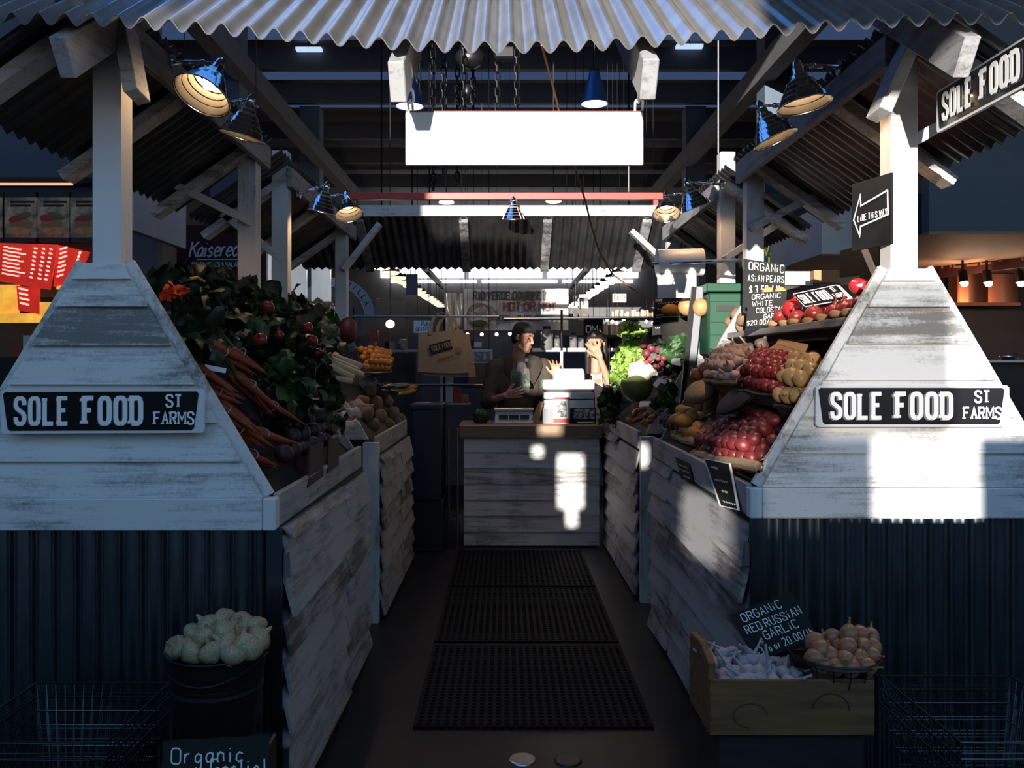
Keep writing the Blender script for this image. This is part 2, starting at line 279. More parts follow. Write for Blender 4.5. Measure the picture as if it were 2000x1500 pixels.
# ------------------------------------------------------------------ stroke lettering
G = {'A':'0,0 .5,1 1,0|.2,.38 .8,.38','B':'0,0 0,1 .75,1 .95,.85 .95,.65 .75,.53 0,.53|.75,.53 1,.4 1,.15 .8,0 0,0','C':'1,.82 .8,1 .2,1 0,.8 0,.2 .2,0 .8,0 1,.18',
'D':'0,0 0,1 .68,1 .91,.94 1,.8 1,.2 .91,.06 .68,0 0,0','E':'1,1 0,1 0,0 1,0|0,.53 .75,.53','F':'1,1 0,1 0,0|0,.53 .75,.53','G':'1,.82 .8,1 .2,1 0,.8 0,.2 .2,0 .8,0 1,.2 1,.48 .6,.48','H':'0,0 0,1|1,0 1,1|0,.52 1,.52',
'I':'.5,0 .5,1','J':'.1,.2 .3,0 .6,0 .8,.2 .8,1','K':'0,0 0,1|1,1 0,.45|.35,.6 1,0','L':'0,1 0,0 1,0','M':'0,0 0,1 .5,.35 1,1 1,0','N':'0,0 0,1 1,0 1,1','O':'.5,0 .25,.01 .08,.07 0,.2 0,.8 .08,.93 .25,.99 .5,1 .75,.99 .92,.93 1,.8 1,.2 .92,.07 .75,.01 .5,0',
'P':'0,0 0,1 .8,1 1,.85 1,.6 .8,.46 0,.46','R':'0,0 0,1 .8,1 1,.85 1,.65 .8,.52 0,.52|.5,.52 1,0','S':'1,.74 1,.84 .9,.95 .7,1 .3,1 .1,.95 0,.84 0,.72 .1,.62 .9,.40 1,.30 1,.16 .9,.05 .7,0 .3,0 .1,.05 0,.16 0,.26','T':'0,1 1,1|.5,1 .5,0','U':'0,1 0,.2 .2,0 .8,0 1,.2 1,1',
'V':'0,1 .5,0 1,1','W':'0,1 .25,0 .5,.7 .75,0 1,1','X':'0,0 1,1|0,1 1,0','Y':'0,1 .5,.5 1,1|.5,.5 .5,0','Z':'0,1 1,1 0,0 1,0','0':'.2,0 0,.2 0,.8 .2,1 .8,1 1,.8 1,.2 .8,0 .2,0','1':'.2,.8 .5,1 .5,0','2':'0,.8 .2,1 .8,1 1,.8 1,.6 0,0 1,0',
'3':'0,.9 .3,1 .8,1 1,.8 .8,.55 .4,.52|.8,.55 1,.3 .8,0 .2,0 0,.12','5':'1,1 .1,1 0,.55 .7,.6 1,.4 1,.2 .8,0 0,.05','$':'1,.8 .8,.92 .2,.92 0,.75 .2,.55 .8,.45 1,.3 .8,.1 .2,.1 0,.2|.5,1.1 .5,-.1','/':'0,-.1 .8,1.1','&':'1,0 .15,.75 .3,1 .6,1 .65,.75 .05,.35 .1,.1 .35,0 .7,.1 1,.45',
'!':'.5,1 .5,.3|.5,.1 .5,0','.':'.4,0 .55,.06','>':'.2,.8 .8,.5 .2,.2','-':'.2,.5 .8,.5',
'a':'.9,.5 .6,.62 .2,.55 0,.3 .2,.02 .55,.05 .85,.3|.9,.6 .85,.1 1,0','b':'0,1 0,0 .6,0 .9,.2 .8,.5 .4,.58 0,.4','c':'.9,.5 .5,.62 .1,.45 .05,.15 .4,0 .9,.12','e':'.1,.3 .9,.36 .8,.58 .4,.62 .08,.4 .08,.15 .4,0 .9,.1','g':'.85,.5 .5,.62 .1,.45 .1,.15 .5,.05 .85,.3|.87,.6 .85,-.25 .5,-.4 .1,-.25','i':'.4,.6 .4,0|.4,.82 .42,.88','k':'0,1 0,0|.8,.62 0,.25|.25,.35 .9,0','l':'.3,1 .3,0 .5,0',
'n':'.05,.6 .05,0|.05,.4 .4,.62 .8,.5 .85,0','o':'.4,0 .05,.2 .1,.5 .45,.62 .85,.45 .85,.15 .4,0','r':'.1,.6 .1,0|.1,.35 .4,.6 .8,.58','s':'.85,.52 .5,.62 .15,.5 .3,.35 .75,.25 .8,.1 .4,0 .05,.1','t':'.4,.9 .4,.1 .6,0 .8,.05|.1,.6 .8,.6','u':'.05,.6 .08,.15 .4,0 .8,.2|.85,.6 .85,0','v':'0,.6 .4,0 .85,.6','p':'.05,.6 .05,-.4|.05,.45 .5,.62 .9,.4 .8,.1 .4,0 .05,.15','h':'.05,1 .05,0|.05,.4 .4,.62 .8,.5 .85,0','d':'.85,1 .85,0|.85,.4 .5,.62 .1,.4 .15,.1 .5,0 .85,.2'}
NARROW = {'I':.35,'i':.4,'l':.4,'!':.4,'.':.3,'1':.6,'r':.75,'t':.7,'M':1.25,'W':1.3,'J':.8}
GP = {k: [[tuple(map(float, p.split(','))) for p in part.split()] for part in v.split('|')] for k, v in G.items()}
SERIF = {'F':[(0,0),(0,1)],'L':[(0,1)],'E':[(0,0),(0,1)],'T':[(.5,0)],'A':[(0,0),(1,0)],'R':[(0,0),(0,1),(1,0)],'M':[(0,0),(1,0),(0,1),(1,1)],'D':[(0,0),(0,1)],'H':[(0,0),(1,0),(0,1),(1,1)],'N':[(0,0),(1,1)],'I':[(.5,0),(.5,1)],'V':[(0,1),(1,1)]}
def text(mb, s, o, ux, uy, h, w=.62, gap=.22, st=.1, th=.0012, jit=0, slab=0, center=False, mi=0, slant=0, fit=0):
    """write s on the plane (o, ux, uy); h = cap height in metres, w = letter width and st = stroke width in units of h; returns the length"""
    rn = random.Random(sum(map(ord, s))); ux = Vector(ux).normalized(); uy = Vector(uy).normalized(); o = Vector(o)
    def adv(c): return (w*NARROW.get(c, .85 if c.islower() else 1)+gap)*h if c != ' ' else .5*h*max(w, .5)
    L = sum(adv(c) for c in s)-gap*h; kk = 0; hx = min(1, fit/L) if fit else 1; x = -L/2 if center else 0
    for c in s:
        cw = w*NARROW.get(c, .85 if c.islower() else 1)*h; ang = rn.uniform(-jit, jit); dy = rn.uniform(-jit, jit)*h*.4
        for part in GP.get(c, []):
            pts = [((x+px*cw+(py*slant*h))*hx, py*h+dy+ang*px*cw) for px, py in part]
            if len(pts) == 2 and pts[0] == pts[1]: continue
            kk += 1; mb.ribbon(pts, o, ux, uy, st*h, th+.00012*(kk % 5), mi)
        if slab:
            for sx, sy in SERIF.get(c, []):
                yy = sy*h+(st*.32*h if sy == 0 else -st*.32*h); q = (st*.5+slab)*h
                mb.ribbon([(x+sx*cw-q, yy), (x+sx*cw+q, yy)], o, ux, uy, st*h*.65, th+.0007, mi)
        x += adv(c)
    return L

# ------------------------------------------------------------------ the setting
def wall_holes(x0, x1, z0, z1, holes, y, t):
    """a wall of real thickness in the XZ plane with rectangular openings"""
    mb = MB(); xs = sorted({x0, x1, *[a for h in holes for a in h[:2]]}); zs = sorted({z0, z1, *[a for h in holes for a in h[2:]]})
    solid = lambda i, j: 0 <= i < len(xs)-1 and 0 <= j < len(zs)-1 and not any(h[0] <= (xs[i]+xs[i+1])/2 <= h[1] and h[2] <= (zs[j]+zs[j+1])/2 <= h[3] for h in holes)
    for i in range(len(xs)-1):
        for j in range(len(zs)-1):
            if not solid(i, j): continue
            a, b, c, d = xs[i], xs[i+1], zs[j], zs[j+1]
            mb.add([(a,y,c),(b,y,c),(b,y,d),(a,y,d)], [(0,1,2,3)]); mb.add([(a,y-t,c),(b,y-t,c),(b,y-t,d),(a,y-t,d)], [(3,2,1,0)])
            for di, dj, q in ((-1,0,((a,c),(a,d))),(1,0,((b,c),(b,d))),(0,-1,((a,c),(b,c))),(0,1,((a,d),(b,d)))):
                if not solid(i+di, j+dj): mb.add([(q[0][0],y,q[0][1]),(q[1][0],y,q[1][1]),(q[1][0],y-t,q[1][1]),(q[0][0],y-t,q[0][1])], [(0,1,2,3)])
    return mb
SUN_HOLES = [(-4.15,-2.35,3.42,5.6), (-2.35,-1.68,3.42,3.99), (-4.95,-4.15,4.75,5.6), (-1.68,-1.14,2.86,3.99), (-2.35,-1.68,2.86,3.42), (-2.35,-1.95,2.52,2.86), (-1.95,-1.58,2.52,2.86), (-1.88,-1.64,2.36,2.52),
         (-3.78,-3.56,2.42,2.86), (-3.71,-3.61,2.27,2.42), (-3.99,-3.89,2.84,2.93), (-3.93,-3.73,3.02,3.42), (-2.67,-2.43,2.36,2.66), (-2.49,-2.32,2.76,2.88), (-3.22,-2.96,3.37,3.42), (-2.99,-2.91,2.76,2.9)]
struct('wall_sun_mask', wall_holes(-16, 2.6, -.2, 6.4, SUN_HOLES, -10, .12), M['sun_mask'], label='unseen wall added behind the camera, its openings shaping the sun patches')  # added out of view as a mask that cuts the sun into patches
for k, (a, b, c, d, m) in enumerate(((-2.12,-1.68,2.86,3.42,'sun_filter1'), (-2.35,-2.12,2.86,3.42,'sun_filter2'), (-2.35,-1.95,2.52,2.86,'sun_filter3'))): struct('window_%d' % (k+30), MB().add([(a,-10.06,c),(b,-10.06,c),(b,-10.06,d),(a,-10.06,d)], [(0,1,2,3)]), M[m], label='added filter pane dimming the sun that falls on the right pyramid')  # unseen panes added to weaken the sun on the right pyramid
struct('wall_shade_right', MB().box((.0,-1.7,0), (8,-1.5,1.5)), M['hall'], label='unseen low wall added right of the gap to shade the lower parts')  # unseen blocker added to keep sky light off the lower right
struct('wall_shade_left', MB().box((-8,-1.7,0), (-2.4,-1.5,2.3)), M['hall'], label='unseen wall added left of the gap to shade the lower parts')  # unseen blocker added to keep sky light off the lower left
struct('floor', MB().box((-9,-11,-.12), (9,25,0)), M['floor'], label='dark wet concrete market floor')
struct('ceiling', MB().box((-8,-1,6.0), (8,25,6.15)), M['hall'], label='dark market hall ceiling')
struct('wall_left', MB().box((-8.1,-1,0), (-7.9,25,6)), M['hall'], label='dark left hall wall')
struct('wall_right', MB().box((7.9,-1,0), (8.1,25,6)), M['hall'], label='dark right hall wall')
struct('wall_back', MB().box((-8,24.5,0), (8,24.7,6)), M['hall'], label='dark far hall wall')
for k, (a, b, c, d) in enumerate([(740,905,505,540), (915,1060,505,540), (1070,1250,505,540), (760,930,544,550), (940,1090,544,550), (1100,1240,544,550)]):
    struct('window_%d' % (k+1), MB().box((X(a,24),24.3,Z(d,24)), (X(b,24),24.45,Z(c,24)+(.5 if k < 3 else 0))), M['sky'], label='bright window in the far hall wall')
for k, (a, b, c, d) in enumerate([(520,545,488,546), (557,598,490,600), (608,645,500,588), (793,815,535,575)]):
    struct('window_%d' % (k+7), MB().box((X(a,9.6),9.6,Z(d,9.6)), (X(b,9.6),9.66,Z(c,9.6))), M['winlit' if k < 3 else 'hall2'], label='pale frosted window or grey pillar beyond the left stalls')  # three frosted windows; the last slab is a grey pillar
struct('window_20', MB().box((-6,4.7,5.9), (-.35,7.7,5.96)), M['roofglass'], label='blue roof glazing over the left side of the stall')
n = 0
for y, dz in ((10.6,.05), (12.2,.05), (13.6,.05), (17.6,.05), (20.2,.05)):                # roof lights across the ceiling
    n += 1; struct('window_%d' % (n+10), MB().box((-5,y,5.93), (5.4,y+.75,5.99)), M['skyblue'], label='dim blue roof light strip in the ceiling')
for k, y in enumerate((4.5, 6.4, 9.6, 11.6, 13.1, 15.2, 17, 19.4)): struct('trim_%d' % (k+1), MB().box((-8,y,5.62), (8,y+.12,5.93)), M['hall'], label='dark ceiling truss crossing the hall')
for k, (x, z) in enumerate(((-3.3,5.2), (-2.9,4.75), (3.3,5.2), (2.9,4.75), (-4.4,5.0), (4.4,5.0))): struct('trim_%d' % (k+9), MB().box((x-.09,3.2,z-.12), (x+.09,24,z+.12)), M['hall'], label='dark lengthwise ceiling beam')
for k, (x, y) in enumerate(((-3.1,9.2), (3.05,9.2), (-3.1,13.2), (3.05,13.2))): struct('trim_%d' % (k+15), MB().box((x-.16,y,0), (x+.16,y+.3,5.6)), M['hall2'], label='blue grey hall column')

# ------------------------------------------------------------------ market stalls
PITCH, AMP = .072, .010
def corrug(u0, u1, pt, rows, pitch=PITCH, seg=8):
    """corrugated sheet with a wavy thickness; pt(u, wave, row) gives a point"""
    n = int((u1-u0)/pitch*seg); mb = MB()
    us = [u0+(u1-u0)*i/n for i in range(n+1)]
    a = [[pt(u, math.sin(2*PI*u/pitch), r) for u in us] for r in rows]
    mb.strip(a); return mb
def stall(side, x_ledge, x_post, y0, y1, label, x_base=None, front=True, posts=(), zl=1.06, post_top=2.66, door_split=.62, roof=(2.45,4.5), eave=.52, doors=True, rafters=(), braces=(), slump=True):
    s = side; xb = x_base or x_ledge-.004; XC = x_post+.05; xi = x_ledge+.045; xo = 2*XC-xi; za = 1.83; sx = lambda x: s*x
    t = thing('market_stall', label, 'market stall', (s*XC, (y0+y1)/2, 0))
    # clapboard end panel (front pyramid): lapped boards cut to a slope
    def end_panel(y, flip):
        mb = MB(); zs = [zl+.0, zl+.118, zl+.245, zl+.37, zl+.497, zl+.625, zl+.715, za+.0]; zs = [z for z in zs if z < za-.02]+[za]
        edge = lambda z: (XC-.065)+(xi-(XC-.065))*(za-z)/(za-zl)
        for i in range(len(zs)-1):
            z0, z1 = zs[i]+.0015, zs[i+1]+.014; w0, w1 = edge(z0), edge(min(z1, za)); d0, d1 = .026, .008; z1 = min(z1, za)
            q = [(sx(w0), y-d0, z0), (sx(2*XC-w0), y-d0, z0), (sx(2*XC-w1), y-d1, z1), (sx(w1), y-d1, z1)]
            mb.prism(q, (0, .012, 0))
        return mb
    if front:
        end_panel(y0+.035, 1).build('end_panel', M['wx'], t)
        mb = MB(); mb.beam((sx(xi-.004),y0+.05,zl), (sx(XC-.07),y0+.05,za), .05, .02, (0,1,0)); mb.build('edge_board', M['ws'], t)
        mb = MB(); mb.beam((sx(xo+.004),y0+.05,zl), (sx(XC+.07),y0+.05,za), .05, .02, (0,1,0)); mb.build('edge_board', M['ws'], t)
        mb = MB(); mb.box((min(sx(x_ledge+.045),sx(xo+.3)), y0, zl-.105), (max(sx(x_ledge+.045),sx(xo+.3)), y0+.03, zl)); mb.build('front_ledge', M['wx'], t, bevel=.004)
        mb = MB(); mb.box((min(sx(x_ledge),sx(x_ledge+.043)), y0-.001, zl-.105), (max(sx(x_ledge),sx(x_ledge+.043)), y0+.05, zl)); mb.build('ledge_end', M['wz'], t, bevel=.004)
        corrug(x_base if x_base else x_ledge, xo+.3, lambda u, w, r: Vector((sx(u), y0+.03-w*AMP*.9, r)), (.0, zl-.1)).build('skirt', M['galv'], t, smooth=2)
        mb = MB(); mb.box((min(sx(xb-.002),sx(xb+.05)), y0+.008, 0), (max(sx(xb-.002),sx(xb+.05)), y0+.018, zl-.105)); mb.build('corner_flashing', M['galv'], t)
    # the two end panels on the inner face at the far end
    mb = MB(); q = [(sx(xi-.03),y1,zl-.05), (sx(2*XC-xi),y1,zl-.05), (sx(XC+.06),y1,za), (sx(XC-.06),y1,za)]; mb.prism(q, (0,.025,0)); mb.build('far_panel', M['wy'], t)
    if not front:
        mb = MB()
        for i in range(8):
            z0 = zl+(za-zl)*i/8; z1 = zl+(za-zl)*(i+1)/8; e = lambda z: xi+(XC-.06-xi)*(z-zl)/(za-zl)
            mb.prism([(sx(e(z0)),y0-.012*(1-i%2*.3),z0), (sx(2*XC-e(z0)),y0-.012,z0), (sx(2*XC-e(z1)),y0,z1+.01), (sx(e(z1)),y0,z1+.01)], (0,.02,0))
        mb.build('near_panel', M['wx'], t)
        mb = MB(); mb.box((min(sx(xb),sx(xb+.09)), y0-.03, 0), (max(sx(xb),sx(xb+.09)), y0+.03, zl-.02)); mb.build('corner_post', M['wz'], t)
    # aisle ledge and the sloping display deck
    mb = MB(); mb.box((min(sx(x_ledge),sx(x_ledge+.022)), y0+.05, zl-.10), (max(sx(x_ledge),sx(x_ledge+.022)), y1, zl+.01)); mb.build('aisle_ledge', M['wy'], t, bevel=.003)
    mb = MB(); mb.prism([(sx(x_ledge+.02),y0+.06,zl-.06), (sx(XC+.05),y0+.06,1.60), (sx(XC+.05),y0+.06,.0), (sx(x_ledge+.03),y0+.06,0.)], (0, y1-y0-.07, 0)); mb.build('display_deck', M['wood_dark'], t)
    # clapboard doors along the aisle
    ym = y0+.03+(y1-y0)*door_split
    rn = random.Random(int(y0*100+s))
    for a, b in ((y0+.035, ym-.012), (ym+.012, y1-.0)):
        mb = MB(); z = .03; k = 0
        while z < zl-.14:
            h = .128+rn.uniform(-.008,.008); tl = rn.uniform(-.014,.014); x0 = xb-.030-rn.uniform(0,.012); x1 = xb-.004; e0, e1 = rn.uniform(-.012,.006), rn.uniform(-.006,.012); zt = min(z+h+.012, zl-.105)
            vs = [(sx(x0),a+e0,z+tl), (sx(x0-.004),b+e1,z-tl), (sx(x1),b+e1,zt-tl*.5), (sx(x1),a+e0,zt+tl*.5)]
            mb.prism(vs, (s*.012, 0, 0)); z += h; k += 1
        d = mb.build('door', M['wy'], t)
        if front:
            for zz in (.2, .84):
                MB().box((min(sx(xb-.022),sx(xb-.006)), a-.022, zz-.04), (max(sx(xb-.022),sx(xb-.006)), a-.006, zz+.04)).build('hinge', M['steel'], d)
    mb = MB(); mb.box((min(sx(xb+.01),sx(xb+.03)), y0+.03, 0), (max(sx(xb+.01),sx(xb+.03)), y1, zl-.1)); mb.build('door_frame', M['wood_dark'], t)
    # posts, beam, rafters, roof
    for (yy, tz, zb) in posts:
        MB().box((sx(x_post) if s > 0 else sx(x_post+.095), yy, zb), (sx(x_post+.095) if s > 0 else sx(x_post), yy+.09, tz)).build('post', M['wz'], t, bevel=.004)
    if roof:
        r0, r1 = roof
        mb = MB(); xx = x_post-.032; mb.box((min(sx(xx),sx(xx+.03)), max(r0,y0+.02), 2.53), (max(sx(xx),sx(xx+.03)), r1-.05, 2.645)); mb.build('beam', M['wy'], t, bevel=.003)
        zr = lambda x: 2.665-.7*(x-x_post)
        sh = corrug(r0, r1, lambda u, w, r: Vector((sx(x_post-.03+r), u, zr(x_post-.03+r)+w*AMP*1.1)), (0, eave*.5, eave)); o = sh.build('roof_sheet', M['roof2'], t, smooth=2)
        for yy in rafters:
            xe = x_post+eave-.02
            MB().beam((sx(x_post+.0),yy,zr(x_post)-.065), (sx(xe),yy,zr(xe)-.065), .04, .09, (0,1,0)).build('rafter', M['wx'], t)
        for (yy, x0_, z0_, x1_, z1_) in braces:
            MB().beam((sx(x0_),yy,z0_), (sx(x1_),yy,z1_), .04, .09, (0,1,0)).build('knee_brace', M['wx'], t, bevel=.003)
    return t
LX, RX = .745, .847
stall(-1, LX, 1.27, 2.70, 4.33, 'left front market stall of whitewashed boards, carrots piled on its slope', x_base=.728,
      posts=((2.745,2.66,1.80), (4.24,2.62,0)), roof=(2.50,4.45), rafters=(2.62,3.35,4.2), braces=((4.22,1.29,2.22,1.66,2.40),))
stall(1, RX, 1.355, 2.86, 4.72, 'right front market stall of whitewashed boards, potatoes and garlic on its slope', x_base=.855,
      posts=((2.905,2.66,1.80), (4.63,2.72,0)), zl=1.07, roof=(2.62,4.8), rafters=(2.75,3.45,4.55), braces=((4.6,1.37,2.25,1.78,2.46), (2.98,1.38,2.25,1.72,2.44)), door_split=.7)
stall(-1, LX, 1.27, 4.82, 6.35, 'left rear market stall of whitewashed boards, leeks and celeriac on its slope', x_base=.728, front=False,
      posts=((4.86,2.75,0), (6.68,2.72,0)), roof=(4.62,7.0), rafters=(4.9,5.8,6.7), braces=((4.90,1.29,2.1,1.66,2.38), (6.66,1.0,2.62,1.29,2.25)), door_split=.55)
stall(1, RX, 1.355, 5.22, 6.85, 'right rear market stall of whitewashed boards, lettuce and beets on its slope', x_base=.855, front=False,
      posts=((5.20,2.83,0), (6.90,2.72,0)), roof=(4.95,7.0), rafters=(5.1,6.0,6.8), braces=((5.16,1.37,2.15,1.75,2.40), (6.86,1.37,2.2,1.75,2.44), (6.88,1.05,2.6,1.37,2.3)), door_split=.55)
# short boards hanging at the two front corners
for s, a, b, lab in ((-1, P(243,52,2.70), P(268,190,2.66), 'short white board slanting beside the left front post'), (1, P(1788,60,2.84), P(1716,225,2.80), 'short white board slanting beside the right front post')):
    mb = MB(); mb.beam(a, b, .045, .10, (0,1,0)); tag(mb.build('brace_board', M['wx'], loc=b, bevel=.003), lab, 'board')

# front awning: corrugated sheet sloping up and away, sagging between the posts
t = thing('front_awning', 'corrugated metal awning with white rafters across the top of the stall', 'awning', (0, 2.4, 2.45))
def edge_z(x):
    return 2.425-.040*math.cos(x*PI/1.36)
def aw(u, w, r): return Vector((u, 2.32+r*.82, edge_z(u)+r*.574+w*.0175))
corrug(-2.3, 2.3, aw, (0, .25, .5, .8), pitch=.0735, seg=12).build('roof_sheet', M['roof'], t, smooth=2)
mb = MB()                                             # the bright cut edge of the sheet
pts = [aw(-2.3+4.6*i/700, math.sin(2*PI*(-2.3+4.6*i/700)/.0735), -.002) for i in range(701)]
mb.tube(pts, .0018, 4); mb.build('cut_edge', M['roof'], t)
for px in (118, 775, 1270, 1893):
    x = X(px, 2.34); zt = edge_z(x)-.028
    p = Vector((x, 2.35, zt-.07)); q = p+Vector((0,.62,.43)); MB().beam(p, q, .046, .115).build('rafter', M['wy'], t, bevel=.003)

# rear roof: white beam, rafters and corrugated sheet, with a red rail above
t = thing('rear_roof', 'corrugated roof over the back of the stall under a white beam', 'roof', (0, 7.0, 2.4))
MB().box((-1.33,6.98,2.742), (1.36,7.02,2.832)).build('beam', M['wx'], t, bevel=.003)
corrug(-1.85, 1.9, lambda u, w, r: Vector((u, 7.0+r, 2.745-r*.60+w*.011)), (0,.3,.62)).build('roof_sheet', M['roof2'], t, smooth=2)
for px in (905, 1070, 700, 1265): MB().beam((X(px,7),7.02,2.71), (X(px,7)*1.0,7.62,2.355), .036, .075, (1,0,0)).build('rafter', M['wy'], t)
mb = MB(); mb.box((-1.34,7.1,2.905), (1.36,7.16,2.965)); o = mb.build('red_rail', M['red'], loc=(0,7.1,2.9), bevel=.004); tag(o, 'long red painted rail above the white rear beam', 'rail')
for x in (-1.3, 1.3): MB().box((x-.02,7.11,2.74), (x+.02,7.15,2.905)).build('bracket', M['red'], o)

# ------------------------------------------------------------------ name signs
def farm_sign(o, ux, uy, label, w=.655, h=.142):
    """the stall's name board: white plate, black field with slanting ends, block lettering with a drop shade"""
    ux, uy, o = Vector(ux).normalized(), Vector(uy).normalized(), Vector(o); nz = ux.cross(uy)
    t = thing('name_sign', label, 'sign', o)
    pl = lambda x, y, z=0: o+ux*x+uy*y+nz*z
    c = .008; MB().prism([pl(*p) for p in ((c,0),(w-c,0),(w,c),(w,h-c),(w-c,h),(c,h),(0,h-c),(0,c))], -nz*.012).build('plate', M['signw'], t)
    k = w/.655; ky = h/.142; lh = .082*ky; wr = k/ky
    x0, x1 = .016*w/.655, w-.016*w/.655
    MB().prism([pl(x0+.014*k,.009*ky,.0008), (pl(x1-.024*k,.009*ky,.0008)), pl(x1-.016*k,.016*ky,.0008), pl(x1-.001*k,h-.016*ky,.0008), pl(x1-.008*k,h-.008*ky,.0008), pl(x0-.002*k,h-.008*ky,.0008), pl(x0-.009*k,h-.015*ky,.0008), pl(x0+.006*k,.016*ky,.0008)], nz*.0012).build('black_field', M['signk'], t)
    for nme, mt, dx, dz in (('letter_shade', M['signsh'], -.0045, .0022), ('lettering', M['letter'], 0, .0062)):
        mb = MB(); b = pl(.052*k+dx*k, (.032+dx*.5)*ky, dz)
        text(mb, 'SOLE', b, ux, uy, lh, .33*wr, .235*wr, .165*wr, .0008, slab=.02*wr); text(mb, 'FOOD', pl(.272*k+dx*k, (.032+dx*.5)*ky, dz), ux, uy, lh, .36*wr, .26*wr, .185*wr, .0008, slab=.06*wr)
        if nme == 'lettering':
            text(mb, 'ST', pl(.560*k, .085*ky, dz), ux, uy, .038*ky, .5*wr, .24*wr, .17*wr, .0008, slab=.07*wr, center=True); text(mb, 'FARMS', pl(.560*k, .029*ky, dz), ux, uy, .038*ky, .46*wr, .22*wr, .16*wr, .0008, slab=.06*wr, center=True)
        mb.build(nme, mt, t)
    return t
farm_sign(P(2,847,2.675), (1,.0,.004), (0,0,1), 'black and white name sign on the left front pyramid')
farm_sign(P(1594,834,2.835), (1,0,0), (0,0,1), 'black and white name sign on the sunlit right front pyramid', w=.66)
a = Vector((1.475, 2.83, 2.285)); farm_sign(a, (0.0,-1,0), (0,0,1), 'black name sign hung edge-on high beside the right front post', w=.66)
farm_sign(P(1572,600,3.6), (.081,-.25,.014), (-.045,.15,.116), 'small name sign leaning back on the top shelf behind the red onions', w=.29, h=.11)

# blank white board on chains
t = thing('hanging_board', 'blank white sign board hung on chains at top centre', 'sign', (0.06, 2.6, 2.2))
x0, x1, z0, z1 = X(793,2.6), X(1255,2.6), Z(324,2.6), Z(221,2.6)
MB().box((x0,2.585,z0), (x1,2.605,z1)).build('board', M['white'], t, bevel=.003)
MB().box((x0+.001,2.584,z1-.0004), (x1-.001,2.606,z1+.002)).build('red_edge', M['red'], t)
def link(mb, c, a, ht, wd, r, ax):
    """one oval chain link standing along the unit vector a"""
    c = Vector(c); a = Vector(a).normalized(); b = Vector(ax); b = (b-a*b.dot(a)).normalized(); pts = []
    for k in range(16):
        q = 2*PI*k/16; y = math.sin(q)*wd/2; z = math.cos(q)*wd/2; z += (ht-wd)/2*(1 if z > 0 else -1 if z < 0 else 0); pts.append(c+a*z+b*y)
    mb.tube(pts, r, 5, closed=True)
def chain(mb, p, q, n, r, wd, flip=0):
    p, q = Vector(p), Vector(q); d = (q-p)/n
    for i in range(n): link(mb, p+d*(i+.5), d, d.length+r*2.2, wd, r, (1,0,0) if (i+flip) % 2 == 0 else (.3,1,0))
mb = MB(); chain(mb, P(794,126,2.46), P(803,222,2.595), 4, .0042, .024); mb.build('chain', M['white'], t)
mb = MB(); chain(mb, P(1254,128,2.46), P(1247,218,2.595), 4, .0042, .024, 1); mb.build('chain', M['white'], t)

# ------------------------------------------------------------------ chrome clamp lamps along the beams
def shade_prof(k=1): return [(.018*k,.0), (.022*k,-.004), (.024*k,-.03), (.034*k,-.036), (.036*k,-.05), (.052*k,-.06), (.060*k,-.078), (.064*k,-.080), (.074*k,-.100), (.078*k,-.102), (.086*k,-.122), (.090*k,-.124), (.100*k,-.150), (.104*k,-.152)]
def lamp(c, mount, tilt, label, k=1.0, watts=3.2):
    """c = middle of the shade; mount = plate on the beam; tilt = direction the opening faces"""
    c, mount = Vector(c), Vector(mount); ax = -Vector(tilt).normalized(); q = ax.to_track_quat('Z', 'Y').to_matrix()
    top = c+ax*.07*k; M4 = Matrix.Translation(top) @ q.to_4x4()
    t = thing('clamp_lamp', label, 'lamp', mount, 'chrome lamps along the stall beams')
    MB().shell(shade_prof(k), 24, M4).build('shade', M['chrome'], t, smooth=2)
    MB().shell([(r*.965, z+.003) for r, z in reversed(shade_prof(k)[1:])], 24, M4).build('reflector', M['warmin'], t, smooth=2)
    MB().tube([M4@Vector((.104*k*math.cos(2*PI*i/28), .104*k*math.sin(2*PI*i/28), -.152)) for i in range(28)], .003, 6, closed=True).build('rim', M['chrome'], t, smooth=2)
    mb = MB(); mb.lathe([(.0,.038), (.008,.036), (.010,.026), (.017,.022), (.019,.0), (.021,-.01)], 12, M4); mb.build('socket', M['chrome'], t, smooth=2)
    mb = MB(); j = top+ax*.012; d = (mount-j); mb.tube([j, j+d*.35], .006, 8); mb.ell(j+d*.36, .013, n=10, m=6); mb.tube([j+d*.36, mount], .0095, 10); mb.build('arm', M['chrome'], t, smooth=2)
    mb = MB(); n = Vector((-math.copysign(1, mount.x) if abs(mount.x) > .6 else 0, -.0 if abs(mount.x) > .6 else -1, 0)); mb.tube([mount-n*.012, mount+n*.006], .030, 14); mb.build('mount_plate', M['chrome'], t)
    MB().ell(top-ax*.085*k, (.022*k,.022*k,.032*k), q, 10, 8).build('bulb', M['bulb'], t, smooth=2)
    ld = bpy.data.lights.new('lamp_light', 'SPOT'); ld.energy = watts*1.2; ld.color = (1, .60, .32); ld.shadow_soft_size = .02; ld.spot_size = math.radians(125); ld.spot_blend = .5
    lo = bpy.data.objects.new('lamp_light', ld); COL.objects.link(lo); lo.location = top-ax*.135*k; lo.rotation_euler = (-ax).to_track_quat('-Z', 'Y').to_euler()
    return t
bx, br = -1.236, 1.321
lamp(P(412,155,3.02), (bx,3.09,Z(122,3.09)), (-.30,-.50,-1), 'nearest lit chrome lamp on the left beam, its bulb glaring at us', 1, 2.0)
lamp(P(482,228,3.55), (bx,3.62,Z(205,3.62)), (-.28,.05,-1), 'second chrome lamp on the left beam, tilted down to the carrots', .92)
lamp(P(633,385,5.0), (bx,5.0,Z(378,5.0)), (-.25,.1,-1), 'third chrome lamp on the left beam beside the short post', .88)
